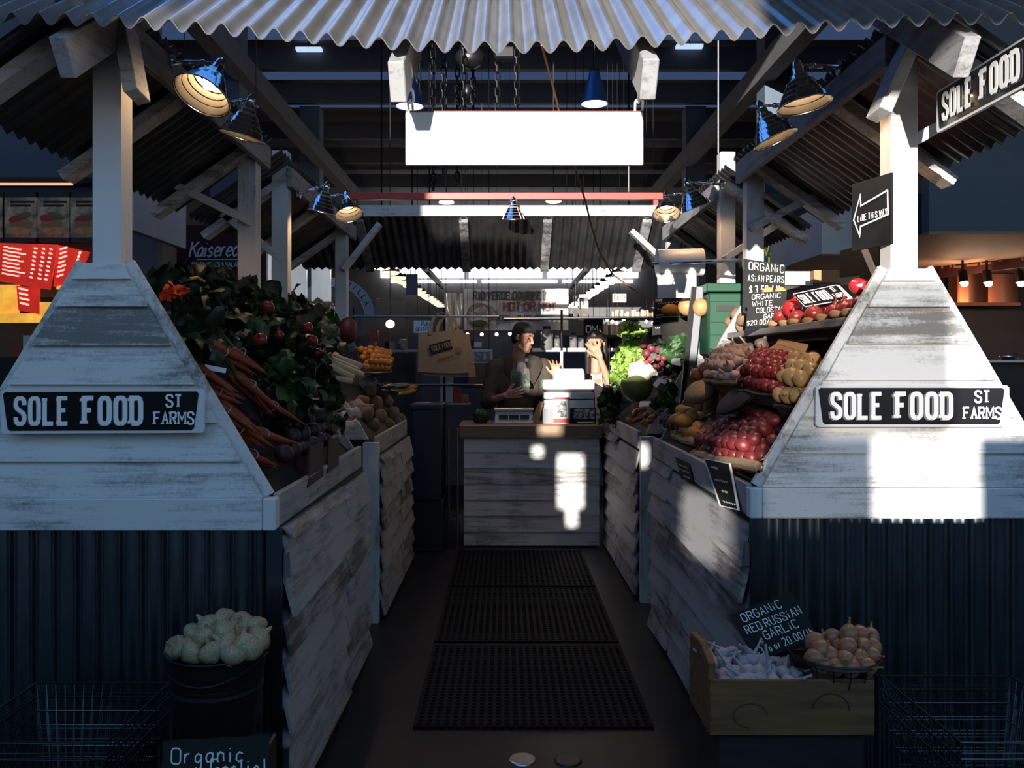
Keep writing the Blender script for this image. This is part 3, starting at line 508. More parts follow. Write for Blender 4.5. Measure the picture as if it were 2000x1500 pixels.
lamp(P(678,398,5.65), (bx,5.7,Z(385,5.7)), (.25,-.38,-1), 'farthest chrome lamp on the left beam, lit warm by the red rail', .92, 9)
lamp(P(1003,408,6.85), (X(1003,6.98),6.97,Z(392,6.97)), (0,.12,-1), 'chrome lamp hanging in the middle of the white rear beam', .95, 12)
lamp(P(1564,166,3.2), (br,3.27,Z(132,3.27)), (.16,-.08,-1), 'nearest chrome lamp on the right beam under the awning', 1, 9)
lamp(P(1499,238,3.62), (br,3.70,Z(205,3.70)), (.42,-.10,-1), 'second chrome lamp on the right beam, tilted toward the garlic', .95, 10)
lamp(P(1350,378,5.0), (br,5.05,Z(360,5.05)), (.4,.1,-1), 'third chrome lamp on the right beam before the tall post', .9)
lamp(P(1301,398,5.75), (br,5.9,Z(375,5.9)), (-.05,-.5,-1), 'farthest chrome lamp on the right beam, glowing by the red rail', .92)

# chain hoists in the roof and blue pendants
for i, (px, Y, zt, zb, n) in enumerate([(817,8.2,5.0,4.0,0), (846,8.6,5.2,3.3,20), (866,9.2,5.2,3.6,26), (893,9.5,5.2,3.6,26), (907,8.6,5.3,3.9,18), (924,9.0,5.3,3.9,18), (972,8.8,5.3,3.6,22), (1010,8.4,5.3,3.55,20)]):
    mb = MB(); chain(mb, (X(px,Y),Y,zt+.6), (X(px,Y),Y,zb), max(14, int((zt-zb)/.06)), .008, .05, i % 2)
    tag(mb.build('hoist_chain', M['blackm'], loc=(X(px,Y),Y,zt+.6)), '%s dark hoist chain hanging in the roof space' % ('first second third fourth fifth sixth seventh eighth'.split()[i]+' from the left of the'), 'chain', 'hoist chains under the roof')
t = thing('chain_hoist', 'dark chain hoist block high up behind the awning', 'hoist', P(925,108,8.7))
MB().ell(P(918,112,8.7), (.16,.10,.12), n=14).build('body', M['blackm'], t, smooth=True); MB().obox(P(985,105,8.7), (.22,.14,.14)).build('motor', M['blackm'], t, bevel=.02); MB().ell(P(912,176,8.6), (.05,.03,.07)).build('hook_block', M['blackm'], t, smooth=True)
MB().tube([P(935,95,8.7), P(935,60,8.7)], .02).build('hanger', M['blackm'], t)
for px, py, Y, lab in ((800,182,7.0,'blue enamel pendant behind the left chain of the blank board'), (1161,178,7.2,'blue enamel pendant lamp right above the blank board')):
    t = thing('pendant_lamp', lab, 'lamp', P(px,py,Y)); c = P(px,py,Y)
    MB().shell([(.045,.17), (.055,.10), (.075,.06), (.095,-.03), (.118,-.115)], 20, Matrix.Translation(c)).build('shade', M['bluelamp'], t, smooth=2)
    MB().lathe([(.0,.19), (.045,.185), (.048,.12), (.0,.11)], 16, Matrix.Translation(c)).build('cap', M['blackm'], t)
    MB().lathe([(0,-.102), (.108,-.10), (.108,-.112), (0,-.118)], 20, Matrix.Translation(c)).build('diffuser', M['glow2'], t); MB().tube([c+V(0,0,.18), c+V(0,0,.9), c+V(0,0,2.7)], .006, 6).build('cord', M['black'], t)
for i, (px, py) in enumerate(((872,393), (1081,391))):
    t = thing('disc_lamp', ('left' if i == 0 else 'right')+' pale disc lamp between the red rail and white beam', 'lamp', P(px,py,9)); MB().lathe([(0,.02), (.06,.015), (.085,-.01), (.08,-.02), (0,-.025)], 18, Matrix.Translation(P(px,py,9))).build('diffuser', M['glow2'], t, smooth=True); MB().tube([P(px,py,9)+V(0,0,.02), P(px,py,9)+V(0,0,2.5)], .006).build('cord', M['black'], t)
for i, (px, py, w) in enumerate(((602,94,50), (1348,88,52), (630,70,40), (1290,62,20))):
    c = P(px,py,11.5); mb = MB(); mb.box((c.x-w/2/F*11.5,c.y,c.z-.02), (c.x+w/2/F*11.5,c.y+.1,c.z+.02)); o = tag(mb.build('tube_light', M['tube'], loc=c), ('left long', 'right long', 'left upper', 'right upper')[i]+' bluish tube light in the hall roof', 'light'); MB().tube([c, (c.x,c.y+.05,6)], .006).build('hanger', M['blackm'], o)
# orange extension cord and thin rods
mb = MB(); mb.tube([P(*q) for q in ((1058,88,3.6),(1078,160,3.9),(1100,250,4.2),(1124,330,4.5),(1143,392,4.7),(1155,440,4.8),(1170,490,4.9),(1196,535,5.0),(1232,562,5.1),(1282,590,5.2))], .0055, 8); tag(mb.build('extension_cord', M['rope'], loc=P(1058,88,3.6), smooth=True), 'orange extension cord drooping from the roof past the blank board', 'cord')
for i, (px, py0, py1, Y) in enumerate(((1403,80,300,5.3), (1190,545,800,6.4))): MBt = MB().tube([P(px,py0,Y), P(px,py1,Y)], .006 if i == 0 else .003); tag(MBt.build('hanging_rod', M['steel' if i == 0 else 'black'], loc=P(px,py0,Y)), ('thin grey rod hanging to the top of the right post', 'thin black wire hanging by the woman')[i], 'rod')

# ------------------------------------------------------------------ checkout counter
CX0, CX1, CY, CT = X(906,6.8), X(1170,6.8), 6.8, 1.0
t = thing('checkout_counter', 'whitewashed plank checkout counter with thick wooden top', 'counter', ((CX0+CX1)/2, 7.0, 0))
mb = MB(); zs = [.012,.125,.255,.385,.515,.645,.775,.882]
for i in range(7): mb.prism([(CX0,CY-.018,zs[i]), (CX1,CY-.018,zs[i]+random.uniform(-.004,.004)), (CX1,CY-.004,zs[i+1]+.008), (CX0,CY-.004,zs[i+1]+.008)], (0,.014,0))
mb.build('front_panel', M['wx'], t); MB().box((CX0+.01,CY+.01,0), (CX1-.01,7.26,.88)).build('carcass', M['wood_dark'], t)
MB().box((CX0-.045,6.76,.888), (CX1+.03,7.31,CT)).build('counter_top', M['butcher'], t, bevel=.012)
# register, scale and things on the counter
t = thing('cash_register', 'white sunlit cash register on the counter', 'cash register', P(1110,825,7.05)+V(0,.1,0)); zc = CT
xa, xb_ = X(1062,7.0), X(1160,7.0)
MB().box((xa,7.0,zc), (xb_,7.27,zc+.10)).build('drawer', M['white'], t, bevel=.006); MB().box((xa,7.0,zc+.115), (xb_,7.27,zc+.19)).build('drawer', M['white'], t, bevel=.006); MB().box((xa+.02,7.03,zc+.09), (xb_-.02,7.25,zc+.30)).build('chassis', M['black'], t)
MB().box((xa,7.0,zc+.20), (xb_,7.27,zc+.255)).build('drawer', M['white'], t, bevel=.006); MB().box((xa-.005,6.99,zc+.28), (xb_+.005,7.28,zc+.36)).build('lid', M['white'], t, bevel=.01); MB().prism([(X(1082,7.05),7.05,zc+.36),(X(1142,7.05),7.05,zc+.36),(X(1140,7.05),7.07,zc+.455),(X(1084,7.05),7.07,zc+.455)], (0,.2,0)).build('screen', M['white'], t, bevel=.006)
t = thing('counter_scale', 'pale counter scale with three display windows on the counter', 'scale', P(1004,821,7.0))
xa, xb_ = X(966,6.95), X(1042,6.95); MB().prism([(xa,6.92,CT),(xb_,6.92,CT),(xb_-.006,6.97,CT+.10),(xa+.006,6.97,CT+.10)], (0,.14,0)).build('body', M['cream'], t, bevel=.006); MB().box((xa-.005,6.95,CT+.102), (xb_+.005,7.2,CT+.122)).build('weighing_plate', M['steel'], t, bevel=.004)
for i in range(3):
    u = xa+.035+i*.088; MB().prism([(u,6.935,CT+.034),(u+.078,6.935,CT+.034),(u+.078,6.953,CT+.07),(u,6.953,CT+.07)], (0,-.006,0)).build('display_window', M['lcd'], t)
def card(px0, py0, px1, py1, Y, name, label, cat, m, extra=None, lean=.03):
    a, b, c, d = P(px0,py1,Y), P(px1,py1,Y), P(px1,py0,Y+lean), P(px0,py0,Y+lean); a.z = b.z = CT+.001
    t = thing(name, label, cat, (a+b)/2); MB().prism([a,b,c,d], (0,.008,0)).build('board', m, t)
    for nme, mm, u0, v0, u1, v1 in (extra or []):
        q = lambda u, v: a+(b-a)*u+(d-a)*v+Vector((0,-.002,0)); MB().prism([q(u0,v0),q(u1,v0),q(u1,v1),q(u0,v1)], (0,.0015,0)).build(nme, mm, t)
    return t
card(1081,776,1113,826,6.86, 'booklet', 'white and red booklet standing against the register', 'booklet', M['paper'], (('photo',M['photo'],.25,.25,.8,.85), ('red_band',M['red_print'],.0,.03,1,.2), ('red_band',M['red_print'],.0,.92,1,1)))
card(1113,797,1164,826,6.88, 'photo_card', 'black card with a pale photo standing at the right end of the counter', 'card', M['chalk'], (('photo',M['photo'],.15,.3,.95,.95), ('caption',M['chalkw'],.3,.06,.92,.12)))
card(1060,798,1081,826,6.87, 'dark_card', 'grey card standing left of the booklet', 'card', M['signsh'])
t = thing('paper_bag', 'brown paper bag leaning on the left side of the register', 'bag', P(1052,821,6.95)); MB().prism([P(1036,824,6.93),P(1052,824,6.93),P(1062,786,6.97),P(1054,784,6.97)], (0,.06,0)).build('sack', M['card'], t)
mb = MB(); c = P(938,813,6.95)
for i in range(14):
    a = i*2.4; mb.ell(c+Vector((.035*math.cos(a)*(i%3)/2,.03*math.sin(a),-.01+.008*(i%4))), (.045,.035,.05), R(U(-40,40),U(-40,40),U(0,90)), 8, 6, bump=.06, seed=i)
tag(mb.build('broccoli_head', M['leaf2'], loc=c, smooth=True), 'dark green vegetable head on the left of the counter', 'vegetable')
# pipe rails behind the counter
def rail(name, label, p, q, r, m='steel'): mb = MB(); mb.tube([p,q], r, 10); return tag(mb.build(name, M[m], loc=p, smooth=True), label, 'rail')
t = thing('pipe_frame', 'dark pipe rack with rails behind the counter', 'rack', (-.1,7.9,0))
MB().tube([P(690,618,7.9), P(974,618,7.9)], .012).build('upper_rail', M['steel'], t); MB().tube([P(984,623,7.9), P(1290,620,7.9)], .014).build('upper_rail', M['steel'], t)
MB().box((X(695,7.9),7.86,Z(687,7.9)), (X(955,7.9),8.0,Z(683,7.9))).build('shelf', M['steel'], t); MB().box((X(1040,7.9),7.86,Z(687,7.9)), (X(1260,7.9),8.0,Z(680,7.9))).build('shelf', M['white'], t); MB().tube([P(690,752,7.9), P(945,752,7.9)], .012).build('lower_rail', M['steel'], t)
for px in (868, 692, 1278): MB().tube([P(px,602,7.92), (X(px,7.92),7.92,0)], .013).build('upright', M['blackm'], t)
MB().tube([P(1097,605,7.6), P(1097,685,7.6)], .011).build('upright', M['blackm'], t); MB().tube([P(1097,685,7.6), P(1097,725,7.6)], .014).build('grip', M['white'], t)
# tote bags on the rail
for i, (dx, dy, rz, lab) in enumerate(((12,8,-3,'beige canvas tote bag hanging at the back of the pair'), (0,0,0,'beige canvas tote bag with printed black name hanging from the rail'))):
    t = thing('tote_bag', lab, 'tote bag', P(866,690,7.8)+V(0,.05*(1-i),0)); Yb = 7.82-.045*i
    q = lambda px, py, dz=0: P(px+dx, py+dy, Yb+dz)
    out = [(817,652),(824,646),(900,642),(906,650),(918,722),(908,733),(842,737),(816,722)]
    rows = []
    for a in range(9):
        row = []
        for b in range(9):
            u, v = b/8, a/8; L = Vector((817,650)).lerp(Vector((816,726)), v); Rr = Vector((904,644)).lerp(Vector((918,728)), v); p = L.lerp(Rr, u); p.y += 8*u*(1-u)*v*(1 if i else .6)
            row.append(q(p.x, p.y, .010*math.sin(7*u+3*v)-.02*math.sin(PI*u)*math.sin(PI*v)))
        rows.append(row)
    mb = MB(); mb.strip(rows); bk = [[p+Vector((0,.028,0)) for p in r] for r in rows]; mb.strip(bk); b = bk
    for e in (lambda r: r[0], lambda r: r[-1]): mb.strip([[e(r) for r in rows], [e(r) for r in b]])
    mb.strip([rows[-1], b[-1]]); mb.strip([rows[0], b[0]]); mb.build('body', M['canvas'], t, smooth=True)
    for yo in (-.012, .03):
        mb = MB(); a = [q(841,654,yo), q(843,630,yo), q(850,617,yo*.3), q(860,611,0), q(872,613,yo*.3), q(880,628,yo), q(886,652,yo)]
        mb.strip([[p+Vector((-.016,0,0)) for p in a], [p+Vector((.016,0,.004)) for p in a]]); mb.strip([[p+Vector((-.016,.004,0)) for p in a], [p+Vector((.016,.004,.004)) for p in a]]); mb.build('handle', M['canvas'], t)
    if i:
        ux = (P(888,671,Yb)-P(842,684,Yb)).normalized(); uy = Vector((0,1,0)).cross(ux)*-1; uy = Vector((-ux.z,0,ux.x)); o = P(843,693,Yb-.036)
        w = .205; MB().prism([o, o+ux*w, o+ux*w+uy*.092, o+uy*.092], (0,.004,0)).build('printed_panel', M['ink'], t)
        mb = MB(); text(mb, 'SOLE FOOD', o+ux*.018+uy*.03+Vector((0,-.002,0)), ux, uy, .042, .36, .18, .15, .001); mb.build('printed_name', M['canvas'], t)
        mb = MB(); c = P(895,686,Yb-.04)
        for rr in (.033,.022,.012): mb.tube([c+Vector((rr*math.cos(2*PI*k/20),0,rr*math.sin(2*PI*k/20))) for k in range(20)], .0016, 4, closed=True)
        text(mb, 'Vancouver', P(855,706,Yb-.04), ux, uy, .030, .55, .12, .10, .001, slant=.3); mb.build('printed_stamp', M['ink'], t)
# plastic bag rolls
t = thing('bag_roll', 'clear plastic bag roll hanging from the left rail', 'bag roll', P(761,600,7.6)); MB().tube([P(733,591,7.6), P(790,591,7.6)], .035, 16).build('roll', M['plastic'], t, smooth=True)
MB().strip([[P(734+57*u, 594+46*v, 7.57-.01*math.sin(5*v+2*u)) for u in (0,.25,.5,.75,1)] for v in (0,.3,.6,1)]).build('loose_sheet', M['plastic'], t, smooth=True)
t = thing('paper_roll', 'big white bag roll on a pole between the right stalls', 'bag roll', P(1325,520,5.1)); MB().tube([P(1283,514,5.1), P(1372,512,5.1)], .085, 24).build('roll', M['white'], t, smooth=True)
MB().strip([[P(1284+76*u, 536+46*v, 5.04+.012*math.sin(6*v+3*u)) for u in (0,.2,.4,.6,.8,1)] for v in (0,.25,.5,.75,1)]).build('loose_sheet', M['white'], t, smooth=True); MB().tube([P(1274,515,5.1), P(1447,508,4.75)], .011).build('pole', M['steel'], t); MB().tube([P(1445,508,4.75), P(1452,508,4.74)], .045, 16).build('end_plate', M['blackm'], t)

# ------------------------------------------------------------------ floor mats and drain
for i, (y0, y1, lab) in enumerate(((3.40,4.38,'black rubber grid mat nearest the camera'), (4.45,5.50,'black rubber grid mat in the middle of the aisle'), (5.56,6.62,'black rubber grid mat right before the counter'))):
    mb = MB(); xa, xb_ = -.375, .61
    for k in range(28): x = xa+(xb_-xa-.012)*k/27; mb.box((x,y0,.001), (x+.016,y1,.012))
    for k in range(30): y = y0+(y1-y0-.012)*k/29; mb.box((xa,y,.001), (xb_,y+.012,.0125))
    tag(mb.build('floor_mat', M['rubber'], loc=((xa+xb_)/2,y0,0)), lab, 'mat', 'rubber mats along the aisle')
for i, (px, py, lab) in enumerate(((1020,1484,'round metal drain cover in the floor'), (1110,1486,'dark round drain cover right of the pale one'))):
    y = F*H/(py-VY); c = Vector((X(px,y),y,0)); mb = MB(); mb.lathe([(0,.006), (.045,.006), (.05,.004), (.052,.0)], 24, Matrix.Translation(c)); tag(mb.build('drain_cover', M['steel' if i == 0 else 'blackm'], loc=c), lab, 'drain cover')

# ------------------------------------------------------------------ produce
def PX(px, py, xw): return P(px, py, max(xw*F/(px-VX), 2.88 if xw < 0 else 2.93))   # the point of the slope seen at (px, py), xw from the aisle's middle
def mesh_of(mb, name, mats, smooth=2):
    o = mb.build(name, mats, local=True, smooth=smooth); me = o.data; bpy.data.objects.remove(o); return me
def item(me, name, label, cat, loc, rot=None, sc=1, group=None):
    o = bpy.data.objects.new(name, me); COL.objects.link(o); o.location = loc; o.scale = sc if hasattr(sc, '__len__') else (sc,)*3
    o.rotation_euler = rot if rot is not None else (U(0,6.3), U(0,6.3), U(0,6.3)); return tag(o, label, cat, group)
def onion_mesh(m, neck=.35, flat=.92, seed=0):
    rn = random.Random(seed); ph = rn.uniform(0,6); pr = [(0,-.98*flat),(.14,-1.0*flat),(.3,-.93*flat),(.62,-.72*flat),(.88,-.38*flat),(1,.0),(.93,.34*flat),(.72,.66*flat),(.42,.88*flat),(.2,1.02*flat),(.13,1.15),(.10,1.15+neck*.7),(.13,1.15+neck),(.02,1.2+neck)]
    mb = MB(); mb.lathe(pr, 18, wob=lambda a, z: 1+.025*math.sin(5*a+ph)+.02*math.sin(9*a+2*z)); 
    for k in range(7): a = k*.9; mb.tube([(0,0,-.97*flat),(.10*math.cos(a),.10*math.sin(a),-1.08*flat),(.2*math.cos(a+.4),.2*math.sin(a+.4),-1.12*flat)], .018, 4)
    return mesh_of(mb, 'onion', m)
def garlic_mesh(m, seed=0, stem=1.0):
    rn = random.Random(seed); mb = MB(); ph = rn.uniform(0,6)
    pr = [(.05,-.72),(.3,-.76),(.66,-.66),(.92,-.36),(1,-.02),(.88,.32),(.58,.62),(.34,.84),(.22,1.05),(.17,1.3),(.14,1.3+stem*.5),(.15,1.3+stem),(.03,1.32+stem)]
    mb.lathe(pr, 24, wob=lambda a, z: 1+.09*math.cos(6*a+ph)*(1 if z < .5 else .3))
    for k in range(9): a = k*.7; mb.tube([(.12*math.cos(a),.12*math.sin(a),-.73),(.22*math.cos(a),.22*math.sin(a),-.86)], .02, 4)
    return mesh_of(mb, 'garlic', m)
def tuber_mesh(m, el=1.25, bump=.05, seed=0, bend=0):
    mb = MB(); mb.ell((0,0,0), (.92,.86,el), None, 14, 10, bump=bump, seed=seed)
    if bend: mb.v = [Vector((v.x+bend*v.z*v.z, v.y, v.z)) for v in mb.v]
    return mesh_of(mb, 'tuber', m)
def leaves(mb, n, L, wd, spread, ruffle=.3, seed=0, stem=.35, up=1, mi=0, smi=1, curl=.5):
    rn = random.Random(seed)
    for i in range(n):
        a = rn.uniform(0, 2*PI); e = rn.uniform(.15, 1)*spread; d = Vector((math.sin(e)*math.cos(a), math.sin(e)*math.sin(a), math.cos(e)*up)); s = d.orthogonal().normalized(); s = (Matrix.Rotation(rn.uniform(0,6.3),3,d)@s); nn = d.cross(s)
        l = L*rn.uniform(.7,1.1); w = wd*rn.uniform(.7,1.15); rows = []; m = 9; ph = rn.uniform(0,6)
        for j in range(m):
            t = j/(m-1); c = d*l*(stem+(1-stem)*t)+nn*l*curl*t*t*.6; ww = w*math.sin(PI*min(1,(t*.86+.10)))**.7
            rows.append([c+s*ww*q+nn*(ruffle*w*(math.sin(4*t*PI+ph+q*2.2)*abs(q)*.7+.5*q*q)) for q in (-1,-.7,-.35,0,.35,.7,1)])
        mb.strip(rows, mi); mb.tube([(0,0,0), d*l*stem, d*l*(stem+.4*(1-stem))+nn*l*curl*.06], [w*.10,w*.08,w*.03], 5, mi=smi)
def bunch(name, label, cat, loc, axis, n, L, wd, spread, lm, sm, seed, ruffle=.3, group=None, curl=.5, stem=.35):
    t = thing(name, label, cat, loc, group); q = Vector(axis).normalized().to_track_quat('Z','Y'); mb = MB(); leaves(mb, n, L, wd, spread, ruffle, seed, stem, curl=curl)
    A = MB(); B = MB(); A.v = list(mb.v); B.v = list(mb.v)
    A.f = [f for f, m in zip(mb.f, mb.m) if m == 0]; B.f = [f for f, m in zip(mb.f, mb.m) if m == 1]
    for X_, nme, mt in ((A,'foliage',lm),(B,'stalks',sm)):
        used = sorted({i for f in X_.f for i in f}); mp = {k: i for i, k in enumerate(used)}; X_.v = [q@X_.v[k] for k in used]; X_.f = [[mp[i] for i in f] for f in X_.f]; X_.m = [0]*len(X_.f); X_.build(nme, mt, t, local=True, smooth=2)
    return t
def heap(cs, nu, nv, meshes, name, label, cat, group, r, layers=2, lift=0, jit=.25, rot=None, dome=.6, sizes=(.88,1.12)):
    """fill the quadrilateral (bottom-left, bottom-right, top-right, top-left) with copies, in one layer and a smaller one on top"""
    a, b, c, d = cs; nrm = (b-a).cross(d-a).normalized(); nrm = nrm if nrm.z > 0 else -nrm
    for l in range(layers):
        for j in range(nv-l):
            for i in range(nu-l):
                u = (i+.5+.5*l+(.25 if j % 2 else -.25)*(nu > 2))/nu+U(-jit,jit)*.5/nu; v = (j+.5+.5*l)/nv+U(-jit,jit)*.5/nv
                p = a*(1-u)*(1-v)+b*u*(1-v)+c*u*v+d*(1-u)*v+nrm*(lift+l*r*1.35+dome*r*math.sin(PI*min(max(u,0),1))*math.sin(PI*min(max(v,0),1)))
                item(random.choice(meshes), name, label, cat, p, rot() if rot else None, r*U(*sizes), group)
def tray(cs, name, label, m, rim=.035, grow=.10, down=.05, cat='tray', weave=False):
    a, b, c, d = cs; ce = (a+b+c+d)/4; g = [ce+(p-ce)*(1+grow) for p in cs]; n = (b-a).cross(d-a).normalized(); n = n if n.z > 0 else -n
    lo = [ce+(p-ce)*.96-n*(down+rim) for p in cs]; hi = [p-n*(down-rim) for p in g]; hi2 = [ce+(p-ce)*.965-n*(down-rim) for p in hi]; fl = [p-n*(down-.004) for p in [ce+(q-ce)*.93 for q in cs]]
    t = thing(name, label, cat, ce-n*down); R_ = lambda q: q+[q[0]]
    MB().strip([R_(lo), R_(hi), R_(hi2), R_(fl)]).add(lo, [(0,1,2,3)]).add(fl, [(0,1,2,3)]).build('body', m, t, bevel=.004)
    mb = MB(); mb.tube([p for i in range(4) for p in [hi[i].lerp(hi[(i+1) % 4], k/5)+n*((.010 if m is M['burlap'] else .004)*math.sin(k*2.1+i)) for k in range(5)]], .021 if m is M['burlap'] else .011 if weave else .007, 8, closed=True); mb.build('rim', m, t, smooth=True)
    return t
up_rot = lambda: (U(-.7,.7), U(-.7,.7), U(0,6.3))
GAR = [garlic_mesh(M['garlic'], s, st) for s, st in ((1,.9),(2,1.5),(3,.5))]; GARW = [garlic_mesh(M['garlicw'], s, st) for s, st in ((4,1.2),(5,.6),(6,1.8))]
RON = [onion_mesh(M['ronion'], .3, .85, 1), onion_mesh(M['ronion'], .6, .95, 2)]; YON = [onion_mesh(M['yonion'], .5, 1.0, 3), onion_mesh(M['yonion'], .25, .9, 4), onion_mesh(M['yonion'], .8, 1.15, 9)]
WON = [onion_mesh(M['wonion'], -.05, .72, 5), onion_mesh(M['wonion'], .06, .76, 6)]; BON = [onion_mesh(M['bonion'], .5, 1.1, 7), onion_mesh(M['bonion'], .7, 1.2, 8)]
POT = [tuber_mesh(M['potato'], 1.3, .04, s) for s in range(3)]; RPO = [tuber_mesh(M['rpotato'], 1.12, .03, s) for s in range(3)]; PPO = [tuber_mesh(M['ppotato'], 1.15, .05, s) for s in range(3)]
FIN = [tuber_mesh(M['finger'], 2.0, .05, s, .12) for s in range(3)]; SWE = [tuber_mesh(M['sweet'], 1.9, .06, s, .1) for s in range(2)]; GIN = [tuber_mesh(M['ginger'], 2.2, .12, s, .15) for s in range(3)]
APR = [tuber_mesh(M['apricot'], .95, .015, s) for s in range(2)]; CEL = [tuber_mesh(M['celeriac'], 1.0, .09, s) for s in range(3)]; PEA = [tuber_mesh(M['pear'], .9, .02, 1)]; POM = [onion_mesh(M['pom'], .12, .95, 11)]

# right front stall: three terraces
q4 = lambda *a: [PX(*p) for p in a]
c = q4((1290,828,.93),(1330,846,.91),(1355,808,1.03),(1318,790,1.05)); heap(c, 5, 4, PPO, 'purple_potato', 'dark purple potato in the heap by the far white panel', 'potato', 'dark purple potatoes', .026, 1)
tray(c, 'potato_tray', 'dark tray under the purple potatoes', M['black'], .02)
c = q4((1318,845,.93),(1358,858,.92),(1382,815,1.05),(1340,802,1.05)); heap(c, 4, 3, POT, 'yellow_potato', 'smooth yellow potato heaped in the burlap lined basket', 'potato', 'yellow potatoes', .036, 2)
tray(c, 'burlap_basket', 'burlap lined basket under the yellow potatoes', M['burlap'], .035, .16, weave=True)
c = q4((1362,872,.93),(1405,880,.93),(1432,830,1.07),(1388,826,1.06)); heap(c, 6, 5, FIN, 'fingerling_potato', 'knobbly fingerling potato between yellow and red potatoes', 'potato', 'fingerling potatoes', .017, 2)
tray(c, 'burlap_tray', 'burlap tray under the fingerling potatoes', M['burlap'], .025, .1)
for i, (px, py, r, rz) in enumerate(((1372,800,.042,.2),(1388,797,.045,.0),(1413,806,.026,.9),(1403,812,.022,.5))): item(SWE[i % 2], 'sweet_potato', ('fat brown root behind the yellow potatoes at left', 'fat orange lit root standing behind the yellow potatoes', 'slim brown root lying on the black divider', 'small brown root beside the black divider')[i], 'sweet potato', PX(px,py,1.08), (.3,rz,0), r)
c = q4((1362,882,.92),(1478,905,.90),(1545,830,1.16),(1440,812,1.16)); heap(c, 8, 7, RPO, 'red_potato', 'round red potato in the wide burlap basket', 'potato', 'red potatoes', .031, 2, rot=None)
tray(c, 'potato_basket', 'wide burlap lined basket of red potatoes at the front corner', M['burlap'], .042, .12, weave=True)
c2 = q4((1440,925,.905),(1490,950,.93),(1545,872,1.05),(1485,868,1.02)); 
t = thing('black_crate', 'black plastic crate wedged in beside the right pyramid', 'crate', (c2[0]+c2[2])/2)
mb = MB(); a, b, cc, d = c2
for k in range(9): v = k/8; mb.tube([a.lerp(d,v), b.lerp(cc,v)], .005, 5)
for k in range(9): u = k/8; mb.tube([a.lerp(b,u), d.lerp(cc,u)], .005, 5)
mb.build('grid', M['black'], t); MB().tube([a,b,cc,d], .011, 6, closed=True).build('rim', M['black'], t)
mb = MB(); mb.beam(PX(1337,846,.95), PX(1412,808,1.07), .012, .05); tag(mb.build('divider', M['black'], loc=PX(1337,846,.95)), 'black divider strip between yellow and fingerling potatoes', 'divider')
c = q4((1378,738,1.03),(1440,742,1.02),(1492,692,1.24),(1420,680,1.27)); heap(c, 6, 5, GAR, 'garlic_bulb', 'pinkish white garlic bulb in the wicker basket', 'garlic', 'garlic in the wicker basket', .029, 2, rot=lambda: (U(-1.2,1.2),U(-1.2,1.2),U(0,6)))
tray(c, 'wicker_basket', 'wicker basket holding the pinkish garlic', M['wicker'], .05, .12, .06, 'basket', True)
item(GAR[1], 'garlic_bulb', 'garlic bulb with the longest stem, topmost of the pile', 'garlic', PX(1463,680,1.25), (-.6,-.5,0), .031); item(GAR[2], 'garlic_bulb', 'separate garlic bulb right of the pile top', 'garlic', PX(1488,672,1.27), (.3,.4,0), .034)
for i, (px, py, s) in enumerate(((1360,733,.036),(1374,722,.034),(1388,712,.036),(1425,692,.036),(1436,687,.032))): item(BON[i % 2], 'brown_onion', 'brown onion along the left edge of the garlic', 'onion', PX(px,py,1.06+.035*i), up_rot(), s, 'brown onions beside the garlic')
c = q4((1445,752,1.02),(1535,765,1.10),(1552,706,1.25),(1480,698,1.24)); heap(c, 7, 5, RON, 'red_shallot', 'glossy dark red shallot in the middle heap', 'shallot', 'red shallots', .029, 2, rot=lambda: (U(-1.2,1.2),U(-1.2,1.2),U(0,6)))
tray(c, 'shallot_crate', 'black crate under the red shallots', M['black'], .03, .08)
c = q4((1512,782,1.06),(1590,785,1.14),(1626,715,1.26),(1562,706,1.30)); heap(c, 4, 4, YON, 'yellow_onion', 'yellow onion in the heap beside the right pyramid', 'onion', 'yellow onions', .035, 2, rot=lambda: (U(-1.5,1.5),U(-1.5,1.5),U(0,6)))
tray(c, 'onion_crate', 'dark crate under the yellow onions', M['black'], .03, .06)
mb = MB(); mb.ell(PX(1368,766,1.0), (.09,.10,.055), R(0,-25,0), 16, 10, bump=.04, seed=4); tag(mb.build('burlap_sack', M['burlap'], loc=PX(1368,766,1.0), smooth=True), 'filled burlap sack lying below the brown onions', 'sack')
mb = MB(); mb.ell(PX(1440,778,1.02), (.10,.15,.035), R(0,-40,0), 16, 10, bump=.07, seed=6); tag(mb.build('dark_sack', M['wood_dark'], loc=PX(1440,778,.99), smooth=True), 'dark sack lying under the wicker basket', 'sack')
mb = MB(); a = PX(1515,673,1.24); b = PX(1572,690,1.22); mb.prism([a, b, b+V(.03,.04,.03), PX(1522,668,1.28)+V(0,0,.01)], (0,.0,.006)); mb.prism([a, PX(1490,690,1.2), PX(1540,705,1.18), b], (0,.0,.004)); tag(mb.build('cardboard_box', M['card'], loc=a), 'open cardboard flap behind the red shallots', 'box')
mb = MB(); mb.prism([PX(1425,785,1.0),PX(1441,762,1.04),PX(1442,768,1.04),PX(1432,790,1.0)], (.01,.02,.0)); tag(mb.build('cardboard_scrap', M['card'], loc=PX(1432,776,1.0)), 'small orange lit cardboard scrap below the wicker basket', 'cardboard')
